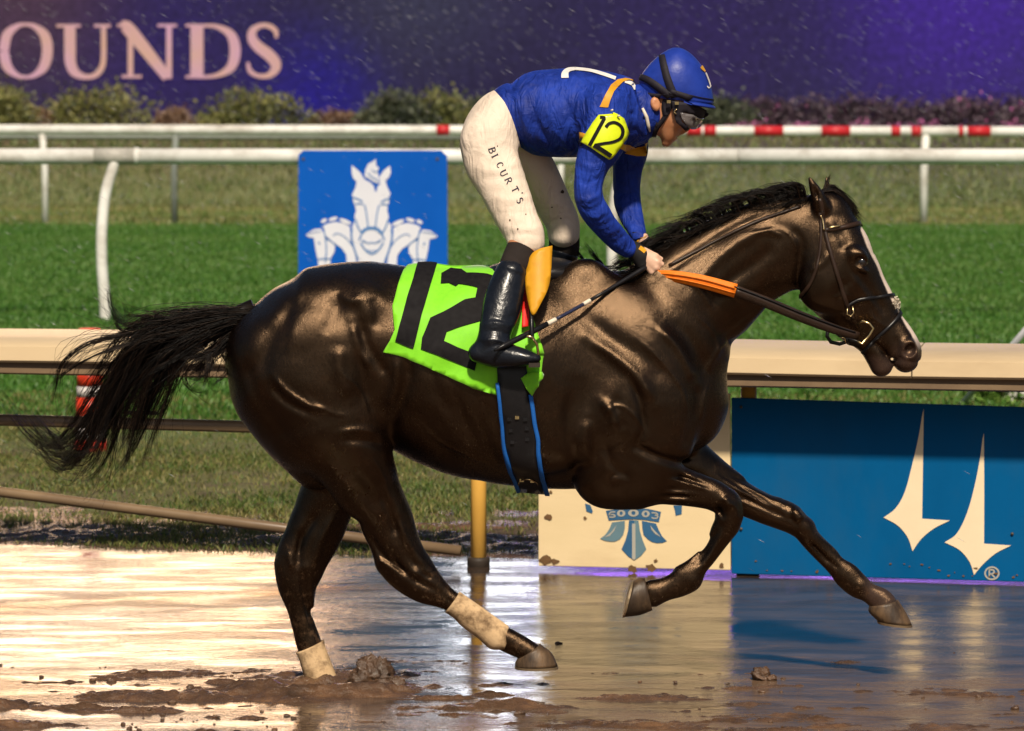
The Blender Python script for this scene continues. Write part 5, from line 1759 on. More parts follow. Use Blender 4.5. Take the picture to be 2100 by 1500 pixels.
# hem fold at the front corner
drape('turned_corner', [z3(*p) for p in [(845, 640), (880, 610), (930, 640), (945, 690), (900, 690), (850, 680)]], horse_bvh, 0.024, m_green_cloth, cloth, 8, 0.003, YH)
drape('turned_corner', [z3(*p) for p in [(822, 820), (860, 790), (935, 785), (945, 800), (900, 880), (880, 912), (850, 870)]], horse_bvh, 0.026, m_green_cloth, cloth, 8, 0.003, YH, wave=lambda x, y: 0.006 * math.sin((x - y) * 0.25))

saddle = empty('saddle', P(1080, 560, YH), label='small black racing saddle with mustard flap and wide black girth', cat='saddle')
seat = loft_mesh([(985, 552, 990, 574, .06, 0), (1030, 538, 1035, 580, .11, 0), (1085, 530, 1090, 590, .13, 0), (1140, 528, 1145, 590, .12, 0), (1185, 540, 1185, 580, .09, 0), (1205, 552, 1205, 572, .05, 0)], YH, 24, 6)
fix_normals(seat.build('seat', m_black_leather, saddle, True))


def plate(name, poly, yf, mat, parent, thick=0.006, step=9, push=None, **kw):
    v2, fs = poly_mesh(poly, step)
    me = bpy.data.meshes.new(name)
    me.from_pydata([tuple(P(x, y, YH + yf(x, y))) for x, y in v2], [], fs)
    me.update()
    if sum(p.normal.y for p in me.polygons) > 0:
        me.flip_normals()
    o = link(name, me, mat, parent, True, **kw)
    so = o.modifiers.new('t', 'SOLIDIFY')
    so.thickness = thick
    so.offset = -1
    return o


flap = catmull([(1133, 504), (1130, 560), (1124, 592), (1111, 619), (1093, 646), (1084, 625), (1078, 590), (1077, 560), (1081, 540), (1092, 519), (1110, 509)], 4)
plate('flap', flap.tolist(), lambda x, y: -0.235 - 0.075 * (y - 505) / 140 - 0.014 * math.sin((x - 1077) / 54 * math.pi), m_gold, saddle, 0.008)
drape('red_strap', [(1071, 600), (1078, 590), (1086, 620), (1082, 676), (1069, 678)], horse_bvh, 0.03, m_redst, saddle, 8, 0.003, YH)
girth_poly = [(1018, 735), (1075, 735), (1080, 770), (1085, 810), (1095, 870), (1101, 899), (1106, 950), (1112, 985), (1118, 1003), (1090, 1004), (1064, 998), (1050, 955), (1037, 911), (1029, 850), (1022, 800)]
drape('girth', girth_poly, horse_bvh, 0.020, m_black_leather, saddle, 10, 0.006, YH)


def strap(name, path, w, bvh, off, mat, parent, thick=0.004, fallback=None, **kw):
    o = strokes_mesh([(path, w)], lambda x, y, k: on_surface(bvh, x, y, off, fallback)).build(name, mat, parent, True)
    me = o.data
    if sum(p.normal.y for p in me.polygons) > 0:
        me.flip_normals()
    if thick:
        so = o.modifiers.new('t', 'SOLIDIFY')
        so.thickness = thick
        so.offset = -1
    return o


strap('girth_edge', [(1020, 785), (1028, 850), (1036, 911), (1050, 955), (1064, 997)], 7, horse_bvh, 0.024, m_blue_trim, saddle, 0.008, YH)
strap('girth_edge', [(1086, 808), (1095, 865), (1103, 900), (1105, 930), (1112, 970), (1124, 1007)], 8, horse_bvh, 0.024, m_blue_trim, saddle, 0.008, YH)
for x, y in ((1045, 856), (1061, 853), (1077, 857), (1049, 880), (1080, 876), (1052, 903), (1082, 898), (1071, 972), (1093, 973)):
    c = on_surface(horse_bvh, x, y, 0.022, YH)
    MB().box(c, (0.012, 0.006, 0.009)).build('buckle', m_brass if y in (853, 972, 973) else m_black_leather, saddle)
for cx in ((1083, 978),):
    ring_ = [on_surface(horse_bvh, cx[0] + 20 * math.cos(t), cx[1] + 4 - 14 * math.sin(t), 0.024, YH) for t in np.linspace(0.1, 3.04, 12)]
    MB().tube(ring_, 0.0025, 6).build('girth_ring', m_brass, saddle, True)
# stirrup of the near side
stx = [(1080, 690), (1092, 692), (1101, 706), (1104, 725), (1102, 738), (1092, 744), (1082, 741)]
MB().tube([tuple(P(x, y, YH - 0.385 + 0.006 * i)) for i, (x, y) in enumerate(stx)], 0.0045, 8).build('stirrup_iron', m_brass, saddle, True)
MB().box(P(1096, 747, YH - 0.35), (0.035, 0.11, 0.012)).build('stirrup_tread', m_dark, saddle)
MB().tube([tuple(P(x, y, YH + o_)) for x, y, o_ in ((1088, 600, -.27), (1090, 650, -.31), (1091, 694, -.37))], 0.007, 6).build('stirrup_leather', m_black_leather, saddle, True)

# ---- bridle and reins
br = empty('bridle', P(1715, 560, YH), label='dark leather bridle with brass bit ring on the horse head', cat='bridle')
HB = horse_bvh
for nm, pts, w, mt in (('browband', [(1690, 472), (1715, 469), (1745, 463), (1775, 455)], 9, m_brown_leather), ('cheekpiece', [(1686, 432), (1690, 465), (1704, 520), (1722, 580), (1738, 630), (1750, 655)], 8, m_brown_leather),
                       ('throatlatch', [(1682, 436), (1684, 480), (1680, 525), (1668, 570), (1650, 600), (1630, 618)], 6, m_brown_leather), ('noseband', [(1735, 630), (1760, 616), (1800, 610), (1832, 606), (1848, 612)], 7, m_black_leather),
                       ('noseband', [(1853, 624), (1843, 648), (1822, 672), (1800, 692), (1784, 708), (1770, 724)], 7, m_black_leather), ('neck_strap', [(1642, 424), (1600, 438), (1550, 456), (1490, 484), (1430, 515), (1372, 545)], 5.5, m_brown_leather),
                       ('curb_strap', [(1702, 684), (1720, 694), (1745, 700), (1765, 706)], 11, m_black_leather), ('crownpiece', [(1686, 434), (1684, 420), (1680, 408)], 8, m_brown_leather)):
    strap(nm, pts, w, HB, 0.006, mt, br, 0.005, YH)
for pts in ([(1683, 440), (1688, 455), (1690, 474)], [(1700, 468), (1712, 466), (1722, 464)]):
    strap('buckle', pts, 3, HB, 0.010, m_brass, br, 0.003, YH)
for x, y, r in ((1838, 619, .012), (1856, 622, .013)):
    c = on_surface(HB, x, y, 0.006, YH - 0.02)
    leaf_cloud('fleece_roll', (c.x, c.y, c.z - r), (r * 1.3, r * 1.3, r * 1.8), 260, 0.006, m_cream, br, 5)
dr = [on_surface(HB, 1758, 664, .012), ] + [Vector(P(x, y, YH - .082)) for x, y in ((1770, 659), (1783, 664), (1791, 674), (1783, 688), (1768, 706), (1758, 700))]
MB().tube(dr, 0.0042, 8).build('bit_ring', m_brass, br, True)
bk = [Vector(P(x, y, YH - .092)) for x, y in ((1738, 632), (1737, 645), (1745, 649), (1751, 642), (1748, 628))]
MB().tube(bk, 0.0025, 6).build('buckle', m_brass, br, True)
MB().tube([tuple(P(x, y, YH - .05)) for x, y in ((1698, 672), (1696, 690), (1704, 702), (1722, 706), (1734, 702), (1738, 694))], 0.006, 8).build('chin_strap', m_black_leather, br, True)
MB().tube([tuple(P(x, y, YH - .055)) for x, y in ((1722, 692), (1733, 694), (1734, 703))], 0.0025, 6).build('buckle', m_brass, br, True)


def ribbon(name, path, widths, ys, mat, parent, thick=0.005):
    n = len(path)
    a = np.array(path, float)
    yv = lambda x: float(np.interp(x, a[:, 0], ys))
    o = strokes_mesh([(path, widths)], lambda x, y, k: Vector(P(x, y, YH + yv(x)))).build(name, mat, parent, True)
    if sum(p.normal.y for p in o.data.polygons) > 0:
        o.data.flip_normals()
    so = o.modifiers.new('t', 'SOLIDIFY')
    so.thickness = thick
    return o


for s in (-1, 1):
    ribbon('rein_grip', [(1334, 565), (1380, 567), (1440, 578), (1509, 597)], [20, 23, 27, 29], [s * .085, s * .12, s * .135, s * .145], m_orange, br, 0.006)
    for k_, dy in enumerate((-5, 5)):
        ribbon('grip_rib', [(1340, 565 + dy * .6), (1380, 567 + dy * .8), (1440, 578 + dy), (1507, 596.5 + dy)], 2.6, [s * .0885, s * .1245, s * .1395, s * .1495], m_orange, br, 0.003)
    ribbon('rein', [(1506, 596), (1570, 620), (1640, 649), (1710, 675), (1762, 690)], [23, 23, 22, 20, 16], [s * .142, s * .135, s * .12, s * .10, s * .078], m_brown_leather, br, 0.005)
    ribbon('rein_edge', [(1506, 588), (1570, 612), (1640, 641), (1710, 667), (1755, 682)], 2.5, [s * .146, s * .139, s * .124, s * .104, s * .084], m_black_leather, br, 0.003)

# ================================================================== RIDER
lo = P(925, 775, YH)
hi = P(1480, 85, YH)
RF = Field((lo[0], YH - 0.44, lo[2]), (hi[0], YH + 0.36, hi[2]), 0.0056)
torso = [(1032, 176, 1070, 292, .130, 0), (1072, 150, 1102, 314, .145, 0), (1125, 143, 1143, 322, .160, 0), (1190, 141, 1198, 322, .170, 0), (1250, 150, 1262, 316, .165, 0), (1292, 164, 1314, 300, .125, 0), (1306, 176, 1324, 284, .075, 0)]
arm_n = [(1195, 225, 1288, 212, .062, -.155), (1188, 285, 1284, 290, .060, -.185), (1180, 335, 1250, 340, .050, -.195), (1177, 380, 1236, 380, .046, -.20), (1180, 415, 1238, 406, .045, -.20), (1194, 446, 1250, 428, .043, -.185), (1222, 480, 1268, 456, .039, -.15), (1252, 510, 1290, 482, .034, -.11), (1276, 526, 1303, 498, .029, -.085)]
arm_f = [(1240, 235, 1318, 215, .060, .15), (1256, 300, 1330, 300, .056, .175), (1257, 345, 1318, 345, .049, .185), (1257, 385, 1313, 385, .045, .18), (1260, 420, 1315, 416, .042, .16), (1272, 450, 1320, 446, .038, .12), (1296, 492, 1327, 484, .031, .06)]
pelvis = [(1046, 186, 1076, 286, .112, 0), (1000, 192, 1072, 298, .145, 0), (958, 240, 1060, 310, .150, 0), (948, 300, 1050, 315, .13, 0)]
leg_n = [(944, 285, 1058, 300, .082, -.085), (953, 330, 1066, 340, .077, -.105), (978, 375, 1080, 378, .070, -.13), (1002, 425, 1094, 420, .064, -.155), (1022, 462, 1106, 452, .060, -.175), (1036, 488, 1116, 476, .057, -.19), (1040, 504, 1117, 496, .055, -.195)]
leg_f = [(1000, 290, 1110, 312, .08, .09), (1050, 345, 1140, 352, .076, .12), (1080, 390, 1160, 393, .070, .145), (1100, 425, 1174, 421, .066, .165), (1118, 455, 1188, 458, .062, .18), (1124, 486, 1189, 480, .058, .185)]
shin_n = [(1038, 498, 1116, 490, .052, -.20), (1028, 530, 1098, 530, .050, -.225), (1018, 552, 1082, 560, .050, -.245), (1000, 593, 1074, 602, .048, -.275), (989, 636, 1066, 636, .046, -.30), (984, 672, 1052, 668, .042, -.325), (979, 700, 1046, 695, .041, -.335)]
shin_f = [(1125, 484, 1190, 478, .052, .19), (1122, 520, 1188, 515, .050, .21), (1105, 565, 1168, 570, .048, .25), (1090, 620, 1155, 622, .046, .29), (1080, 680, 1135, 680, .042, .32)]
foot_n = [(976, 744, 984, 704, .034, -.335), (1008, 754, 1020, 700, .037, -.34), (1046, 754, 1056, 708, .039, -.35), (1080, 750, 1086, 718, .037, -.355), (1100, 744, 1102, 726, .028, -.36)]
foot_f = [(1070, 724, 1080, 684, .034, .32), (1110, 740, 1118, 694, .038, .33), (1150, 738, 1156, 706, .036, .335), (1180, 732, 1182, 714, .028, .335)]

# body under the clothes: one continuous figure with head and hands
BF = RF.like()
g_ = -0.012
BF.loft(torso, YH, 0.02, grow=g_, cap=(1.5, 4))
BF.loft(pelvis, YH, 0.04, grow=g_)
for a_ in (arm_n, arm_f, leg_n, leg_f, shin_n, shin_f):
    BF.loft(a_, YH, 0.03, grow=g_)
for a_ in (foot_n, foot_f):
    BF.loft(a_, YH, 0.02, grow=-0.008)
BF.loft([(1298, 190, 1328, 282, .065, 0), (1322, 196, 1356, 272, .056, 0), (1345, 200, 1378, 262, .055, 0)], YH, 0.03)
BF.loft([(1345, 150, 1430, 155, .062, 0), (1328, 170, 1448, 178, .080, 0), (1328, 198, 1446, 212, .076, 0), (1338, 228, 1428, 240, .068, 0), (1346, 255, 1402, 262, .055, 0), (1352, 278, 1386, 286, .038, 0), (1358, 290, 1374, 296, .024, 0)], YH, 0.02, cap=(2.0, 1.5))
BF.loft([(1418, 232, 1434, 236, .012, 0), (1404, 250, 1424, 254, .014, 0), (1394, 260, 1412, 268, .016, 0), (1392, 268, 1404, 273, .012, 0)], YH, 0.008)                                   # nose
BF.blob(1388, 277, YH, (.011, .020, .006), 0.006, rot=.5)
BF.blob(1382, 285, YH, (.010, .018, .006), 0.006, rot=.4)
BF.blob(1368, 293, YH, (.014, .018, .010), 0.010)
BF.blob(1386, 281, YH, (.012, .022, .0018), 0.002, 'cut', rot=.45)
for s in (-1, 1):
    BF.blob(1412, 240, YH + s * .034, (.014, .012, .009), 0.008, 'cut')
    BF.blob(1344, 214, YH + s * .078, (.016, .012, .024), 0.006, rot=.25)
    BF.blob(1346, 213, YH + s * .091, (.008, .008, .014), 0.005, 'cut', rot=.25)
    BF.blob(1392, 252, YH + s * .045, (.020, .018, .016), 0.015)
HFI = Field(P(1285, 585, YH) - np.array([0, .15, 0]), P(1372, 478, YH) + np.array([0, .15, 0]), 0.0024)


def hand(F, wrist, sy, dx=0, dy=0):
    q = lambda x, y, o_: P(x + dx, y + dy, YH + sy * o_)
    kn = [(1344, 526, .082), (1348, 538, .090), (1345, 549, .091), (1337, 558, .086)]
    for i, kx in enumerate(kn):
        F.capsule([wrist, (np.array(wrist) + q(*kx)) / 2 + np.array([0, -sy * .0, .002]), q(*kx)], [.016, .0135, .0105], 0.010)
        l = (12, 14, 12, 8)[i]
        F.capsule([q(*kx), q(kx[0] + l, kx[1] + 7, kx[2] - .012), q(kx[0] + l * .5, kx[1] + 14, kx[2] - .034), q(kx[0] - 6, kx[1] + 11, kx[2] - .036)], [.0098, .0088, .0082, .0070], 0.004)
    F.capsule([wrist, q(1318, 522, .040), q(1336, 530, .036), q(1352, 543, .046)], [.014, .0125, .0100, .0078], 0.006)


wn_ = P(1300, 510, YH - .078)
wf_ = P(1318, 492, YH + .055)
HFI.capsule([P(1284, 506, YH - .088), wn_], [.020, .019], 0.01)
hand(HFI, wn_, -1)
HFI.capsule([P(1308, 478, YH + .07), wf_], [.020, .019], 0.01)
hand(HFI, wf_, 1, 6, -8)
bmv, bmf = surface_nets(BF.F, BF.lo, BF.h)
bmv = relax(bmv, bmf, 1)
hv, hf = surface_nets(HFI.F, HFI.lo, HFI.h)
hv = relax(hv, hf, 1)
body_me = mesh_np('body', np.vstack([bmv, hv]), np.vstack([bmf, hf + len(bmv)]))
m_skin, nt, b = new_mat('skin')
n1 = noise(nt, 30, 4, 0.6, coords(nt))
nt.links.new(ramp(nt, n1.outputs['Fac'], [(0.3, (0.42, 0.17, 0.075)), (0.7, (0.52, 0.24, 0.12))]).outputs[0], b.inputs['Base Color'])
b.inputs['Roughness'].default_value = 0.42
b.inputs['Subsurface Weight'].default_value = 0.12
b.inputs['Subsurface Radius'].default_value = (0.01, 0.004, 0.002)
n2 = noise(nt, 260, 3, 0.6, coords(nt))
bump(nt, b, n2.outputs['Fac'], 0.2, 0.002)

rider = empty('person', P(1090, 560, YH), label='jockey in blue jersey and cream breeches crouched over the galloping horse', cat='person')
m_hand, nt, b = new_mat('pale_wet_skin')
n1 = noise(nt, 60, 4, 0.6, coords(nt))
nt.links.new(ramp(nt, n1.outputs['Fac'], [(0.3, (0.60, 0.36, 0.25)), (0.7, (0.70, 0.46, 0.33))]).outputs[0], b.inputs['Base Color'])
b.inputs['Roughness'].default_value = 0.4
link('body', body_me, [m_skin, m_hand], rider, True)
mi = np.zeros(len(body_me.polygons), np.int32)
mi[len(bmf):] = 1
body_me.polygons.foreach_set('material_index', mi)
body_bvh = bvh_of(body_me)


def cloth_mat(name, c1, c2, rough, wr=0.5, wet=None):
    m, nt, b = new_mat(name)
    L = nt.links.new
    v = coords(nt)
    n1 = noise(nt, 9, 5, 0.6, v)
    stops = [(0.3, c2), (0.65, c1)]
    L(ramp(nt, n1.outputs['Fac'], stops).outputs[0], b.inputs['Base Color'])
    L(ramp(nt, n1.outputs['Fac'], [(0.3, (rough * 0.7,) * 3), (0.7, (rough,) * 3)]).outputs[0], b.inputs['Roughness'])
    b.inputs['Specular IOR Level'].default_value = 0.22
    w1 = noise(nt, 16, 3, 0.5, coords(nt, (1.6, 1, 0.5), rot=(0, 0.5, 0)), 1.2)
    w2 = noise(nt, 45, 3, 0.55, coords(nt, (0.5, 1, 1.5), rot=(0, 0.6, 0)), 0.8)
    w3 = noise(nt, 700, 2, 0.5, v)
    a1 = bump(nt, b, w1.outputs['Fac'], wr, 0.020)
    a2 = bump(nt, b, w2.outputs['Fac'], wr * 0.4, 0.005, a1)
    bump(nt, b, w3.outputs['Fac'], 0.2, 0.0008, a2)
    return m


m_jersey = cloth_mat('blue_jersey', (0.012, 0.045, 0.36), (0.005, 0.016, 0.14), 0.75, 1.0)
m_breech = cloth_mat('cream_breeches', (0.72, 0.60, 0.49), (0.66, 0.54, 0.43), 0.8, 0.5)
m_sock = plain('dark_sock', (0.022, 0.016, 0.014), rough=0.9, scale=60, bump_s=0.4, bump_scale=300, bump_d=0.002, spec=0.2)

BR = RF.like()
BR.loft(pelvis, YH, 0.04)
br_marks = [([(960, 340), (1010, 350), (1080, 330)], 0.0024, 7), ([(975, 372), (1030, 365), (1090, 372)], -0.0024, 7), ([(1000, 300), (1040, 290), (1075, 310)], 0.0024, 7), ([(990, 400), (1050, 410), (1098, 400)], 0.0024, 7), ([(1010, 440), (1060, 436), (1108, 440)], -0.0024, 6), ([(1020, 460), (1070, 470), (1115, 462)], 0.0024, 6),
            ([(960, 290), (1000, 275), (1050, 270)], -0.0024, 7), ([(1030, 486), (1075, 478), (1118, 486)], -0.0024, 5), ([(1045, 200), (1010, 240), (1005, 300)], 0.0018, 6), ([(985, 230), (1010, 225), (1040, 240)], -0.0018, 6), ([(1095, 360), (1130, 355), (1150, 375)], 0.0030, 6), ([(1110, 400), (1145, 395), (1165, 410)], -0.0030, 6), ([(1120, 430), (1150, 425), (1178, 440)], 0.0030, 6), ([(1125, 465), (1160, 455), (1185, 470)], -0.0030, 5), ([(1000, 330), (1030, 345), (1070, 350)], -0.0024, 6)]
BR.loft(leg_n, YH, 0.03, marks=br_marks, cap=(1, 4))
BR.loft(leg_f, YH, 0.03, marks=br_marks, cap=(1, 4))
brm = BR.mesh('breeches', 1)
link('breeches', brm, m_breech, rider, True)
JF = RF.like()
j_marks = [([(1060, 200), (1075, 250), (1100, 300)], 0.005, 7), ([(1085, 190), (1100, 245), (1130, 300)], -0.005, 7), ([(1120, 220), (1140, 270), (1170, 310)], 0.004, 7), ([(1090, 240), (1120, 280), (1150, 312)], -0.005, 6), ([(1150, 180), (1165, 230), (1190, 280)], -0.004, 8), ([(1215, 180), (1205, 220), (1190, 260)], -0.007, 6), ([(1255, 190), (1270, 215), (1300, 225)], 0.006, 6), ([(1265, 210), (1285, 230), (1310, 238)], -0.006, 5), ([(1280, 180), (1290, 205), (1310, 215)], 0.005, 5), ([(1240, 175), (1230, 210), (1215, 240)], 0.005, 6), ([(1060, 240), (1075, 280), (1095, 305)], -0.004, 5), ([(1180, 200), (1182, 240), (1188, 270)], 0.004, 6)]
JF.loft(torso, YH, 0.02, marks=j_marks, cap=(2.5, 5))
s_marks = [([(1185, 330), (1215, 345), (1240, 335)], 0.004, 5), ([(1180, 365), (1205, 375), (1235, 360)], -0.004, 5), ([(1182, 405), (1205, 410), (1232, 395)], 0.005, 5), ([(1188, 425), (1215, 430), (1240, 412)], -0.005, 4), ([(1200, 445), (1225, 445), (1250, 430)], 0.005, 4), ([(1215, 465), (1240, 462), (1262, 446)], -0.004, 4), ([(1232, 485), (1255, 478), (1275, 465)], 0.004, 4), ([(1250, 505), (1272, 492), (1288, 480)], -0.004, 4), ([(1262, 340), (1290, 350), (1312, 340)], 0.004, 5), ([(1258, 400), (1290, 405), (1312, 395)], -0.004, 5), ([(1268, 430), (1295, 430), (1315, 420)], 0.004, 4)]
JF.loft(arm_n, YH, 0.035, marks=s_marks, cap=(1, 5))
JF.loft(arm_f, YH, 0.035, marks=s_marks, cap=(1, 5))
jm = JF.mesh('jersey', 1)
link('jersey', jm, m_jersey, rider, True)
jersey_bvh = bvh_of(jm)
SK = RF.like()
SK.loft([(1044, 499, 1112, 493, .050, -.198)] + shin_n[1:4], YH, 0.02, grow=-0.003, cap=(4, 2))
link('knee_sock', SK.mesh('knee_sock', 1), m_sock, rider, True)
SK = RF.like()
SK.loft(shin_f[:3], YH, 0.02, grow=-0.002, cap=(3, 2))
link('knee_sock', SK.mesh('knee_sock', 1), m_sock, rider, True)
BT = RF.like()
b_marks = [([(985, 660), (1020, 655), (1055, 665)], 0.005, 4), ([(985, 676), (1020, 672), (1052, 684)], -0.005, 4), ([(982, 690), (1020, 690), (1050, 700)], 0.005, 4), ([(990, 712), (1020, 700), (1055, 708)], -0.004, 4), ([(1000, 640), (1030, 650), (1060, 640)], -0.003, 5)]
BT.loft(shin_n[2:], YH, 0.01, grow=0.001, marks=b_marks, cap=(6, 1))
BT.loft(foot_n, YH, 0.022, marks=b_marks)
btn = BT.mesh('boot', 1)
link('boot', btn, m_boot, rider, True)
BT2 = RF.like()
BT2.loft(shin_f[1:], YH, 0.01, grow=0.001, cap=(6, 1))
BT2.loft(foot_f, YH, 0.022)
link('boot', BT2.mesh('boot', 1), m_boot, rider, True)
# white collar at the neck
MB().tube([on_surface(body_bvh, x, y, 0.012) for x, y in ((1316, 222), (1319, 240), (1325, 256), (1330, 266))], [.004, .006, .006, .003], 8).build('collar', m_cream, rider, True)
# gloves
m_glove = plain('black_glove', (0.012, 0.011, 0.012), rough=0.7, scale=80, bump_s=0.4, bump_scale=300, bump_d=0.002)
GF = HFI.like()
GF.capsule([P(1286, 506, YH - .088), P(1300, 511, YH - .079), P(1318, 524, YH - .078), P(1330, 532, YH - .080)], [.023, .024, .025, .018], 0.01)
GF.capsule([P(1300, 515, YH - .075), P(1318, 542, YH - .078), P(1326, 550, YH - .076)], [.020, .020, .012], 0.015)
link('glove', GF.mesh('glove', 1), m_glove, rider, True)
GF = HFI.like()
GF.capsule([P(1308, 480, YH + .068), P(1322, 498, YH + .055), P(1338, 518, YH + .062)], [.023, .024, .022], 0.01)
glf = GF.mesh('glove', 1)
link('glove', glf, m_glove, rider, True)
gl_bvh = bvh_of(glf, bpy.data.meshes['glove'])
strap('glove_badge', [(1311, 508), (1317, 512), (1323, 517)], 8, gl_bvh, 0.002, m_gold, rider, 0)
strap('cuff_trim', [(1307, 497), (1313, 490), (1324, 486)], 3.2, bvh_of(jm, glf), 0.003, m_gold, rider, 0)

# ---- marks on the jersey
z4 = lambda x, y: (1150 + x / 6.82, 120 + y / 6.82)
zz = lambda pts: [z4(*p) for p in pts]
drape('yoke_stripe', zz([(545, 682), (600, 687), (660, 690), (690, 590), (740, 470), (800, 400), (870, 335), (950, 310), (1060, 332), (1000, 300), (900, 284), (790, 305), (700, 380), (620, 520)]), jersey_bvh, 0.003, m_gold, rider, 5)
drape('sleeve_trim', zz([(268, 1030), (320, 1045), (385, 1072), (340, 1108), (266, 1132)]), jersey_bvh, 0.003, m_gold, rider, 5)
drape('chest_band', zz([(860, 1190), (960, 1205), (1040, 1245), (1130, 1235), (1235, 1195), (1225, 1270), (1180, 1365), (1060, 1365), (900, 1330), (930, 1305), (800, 1255)]), jersey_bvh, 0.003, m_gold, rider, 5)
m_wmark = plain('white_print', (0.74, 0.70, 0.66), rough=0.55, scale=40, bump_s=0)
for pth, w in (([(60, 285), (62, 225), (105, 175), (200, 156)], [15, 14, 9, 6]), ([(200, 156), (400, 178), (600, 232), (765, 290)], [6, 6, 7, 7]), ([(890, 342), (960, 352), (1005, 380), (1022, 445)], [3, 7, 7, 2])):
    strap('back_print', zz(pth), w, jersey_bvh, 0.0035, m_wmark, rider, 0, YH)
m_arm = plain('neon_vinyl', (0.62, 0.72, 0.012), (0.56, 0.66, 0.01), 0.3, 40, bump_s=0.1, coat=0.2)
armpoly = zz([(540, 803), (620, 798), (700, 790), (722, 768), (770, 790), (850, 852), (885, 950), (912, 1050), (880, 1130), (810, 1230), (740, 1330), (690, 1385), (655, 1403), (540, 1330), (430, 1250), (315, 1178), (380, 1060), (460, 920)])
ab = drape('number_armband', armpoly, jersey_bvh, 0.012, m_arm, rider, 7, 0.004)
ab_bvh = bvh_of(ab.data)
for pth, w in (([(550, 826), (590, 826), (625, 836)], 5.5), ([(612, 838), (520, 1010), (405, 1222)], 7), ([(630, 965), (675, 915), (755, 900), (835, 950), (862, 1030), (825, 1120), (720, 1170), (600, 1190), (480, 1215)], [7, 6, 6, 6, 7, 6, 5.5, 5.5, 6]), ([(465, 1215), (580, 1285), (700, 1365)], 9)):
    strap('armband_numeral', zz(pth), w, ab_bvh, 0.003, m_black_num, rider, 0)
for x, y in ((685, 750), (765, 830)):
    c = on_surface(jersey_bvh, *z4(x, y), 0.016)
    MB().tube([c, c + Vector((0.006, -0.006, 0.002))], 0.003, 8).build('armband_stud', m_cream, rider, True)
strap('armband_strap', zz([(262, 1200), (320, 1150), (400, 1130)]), 9, jersey_bvh, 0.005, m_glove, rider, 0.003)

# ---- lettering down the thigh
br_bvh = bvh_of(brm)
GL = {'B': [([(0, 0), (0, 10)], 1.7), ([(0, 10), (4, 9.8), (5.4, 7.8), (4, 5.6), (0, 5.3)], 1.3), ([(0, 5.3), (5, 5), (6.6, 2.7), (5, .3), (0, 0)], 1.3), ([(-1.2, 0), (1.2, 0)], .9), ([(-1.2, 10), (1.2, 10)], .9)],
      'I': [([(0, 0), (0, 10)], 1.9), ([(-1.7, 0), (1.7, 0)], .9), ([(-1.7, 10), (1.7, 10)], .9)],
      'C': [([(7, 8), (5, 9.9), (2, 9), (.5, 5), (2, 1), (5, .1), (7.2, 2)], [1.6, 1.1, 1.5, 1.9, 1.5, 1.1, .9])],
      'U': [([(0, 10), (0, 3), (1.8, .4), (4, .1), (6, 1.4), (6.4, 3.5), (6.4, 10)], [1.9, 1.8, 1.4, 1.2, 1.1, 1.1, 1.1]), ([(-1.5, 10), (1.5, 10)], .9), ([(5.2, 10), (7.6, 10)], .9)],
      'R': [([(0, 0), (0, 10)], 1.8), ([(0, 10), (4.2, 9.8), (5.8, 7.6), (4.2, 5.3), (0, 5)], 1.3), ([(2.6, 5), (7, 0)], 1.7), ([(-1.4, 0), (1.5, 0)], .9)],
      'T': [([(3.5, 0), (3.5, 10)], 1.8), ([(0, 9.6), (7, 9.6)], 1.3), ([(0, 9.8), (0, 8)], .9), ([(7, 9.8), (7, 8)], .9), ([(2, 0), (5, 0)], .9)],
      "'": [([(0, 10), (-.6, 7.4)], 1.4)],
      'S': [([(5.6, 8.4), (4, 10), (1.2, 9.2), (.8, 7), (3, 5.4), (5.8, 3.8), (5.4, 1), (2.8, 0), (.2, 1.6)], [1, 1.2, 1.4, 1.8, 1.9, 1.9, 1.5, 1.2, 1])]}
m_ink = plain('navy_ink', (0.016, 0.014, 0.035), rough=0.6, bump_s=0)
for ch, x, y in (('B', 306, 712), ('I', 326, 758), ('C', 350, 800), ('U', 372, 850), ('R', 402, 895), ('T', 440, 945), ("'", 475, 985), ('S', 468, 1012)):
    ox, oy = 900 + x / 2.884, 60 + y / 2.884
    ang = math.atan2(0.894, 0.447) if ch != 'B' else math.atan2(0.95, 0.3)
    dd = (math.cos(ang), math.sin(ang))
    uu = (math.sin(ang), -math.cos(ang))
    sc = 1.28
    st = [([(ox + sc * (p[0] * dd[0] + p[1] * uu[0]) - 4, oy + sc * (p[0] * dd[1] + p[1] * uu[1])) for p in pth], (np.array(w) * sc).tolist() if hasattr(w, '__len__') else w * sc) for pth, w in GL[ch]]
    o = strokes_mesh(st, lambda px_, py_, k: on_surface(br_bvh, px_, py_, 0.0022 + 0.0003 * k)).build('letter', m_ink, rider)

m_spot = plain('mud_spot', (0.07, 0.04, 0.022), rough=0.6, bump_s=0)
rs_ = random.Random(8)
for x, y, r in ((1153, 394, 4), (1046, 452, 2), (1062, 470, 1.6), (1150, 448, 1.8), (1020, 300, 1.3), (1078, 440, 1.3), (1132, 425, 1.5)):
    drape('mud_spot', [(x + r * (0.7 + .6 * rs_.random()) * math.cos(t), y + r * (0.7 + .6 * rs_.random()) * math.sin(t)) for t in np.linspace(0, 6.28, 9)[:-1]], br_bvh, 0.0018, m_spot, rider, 5)

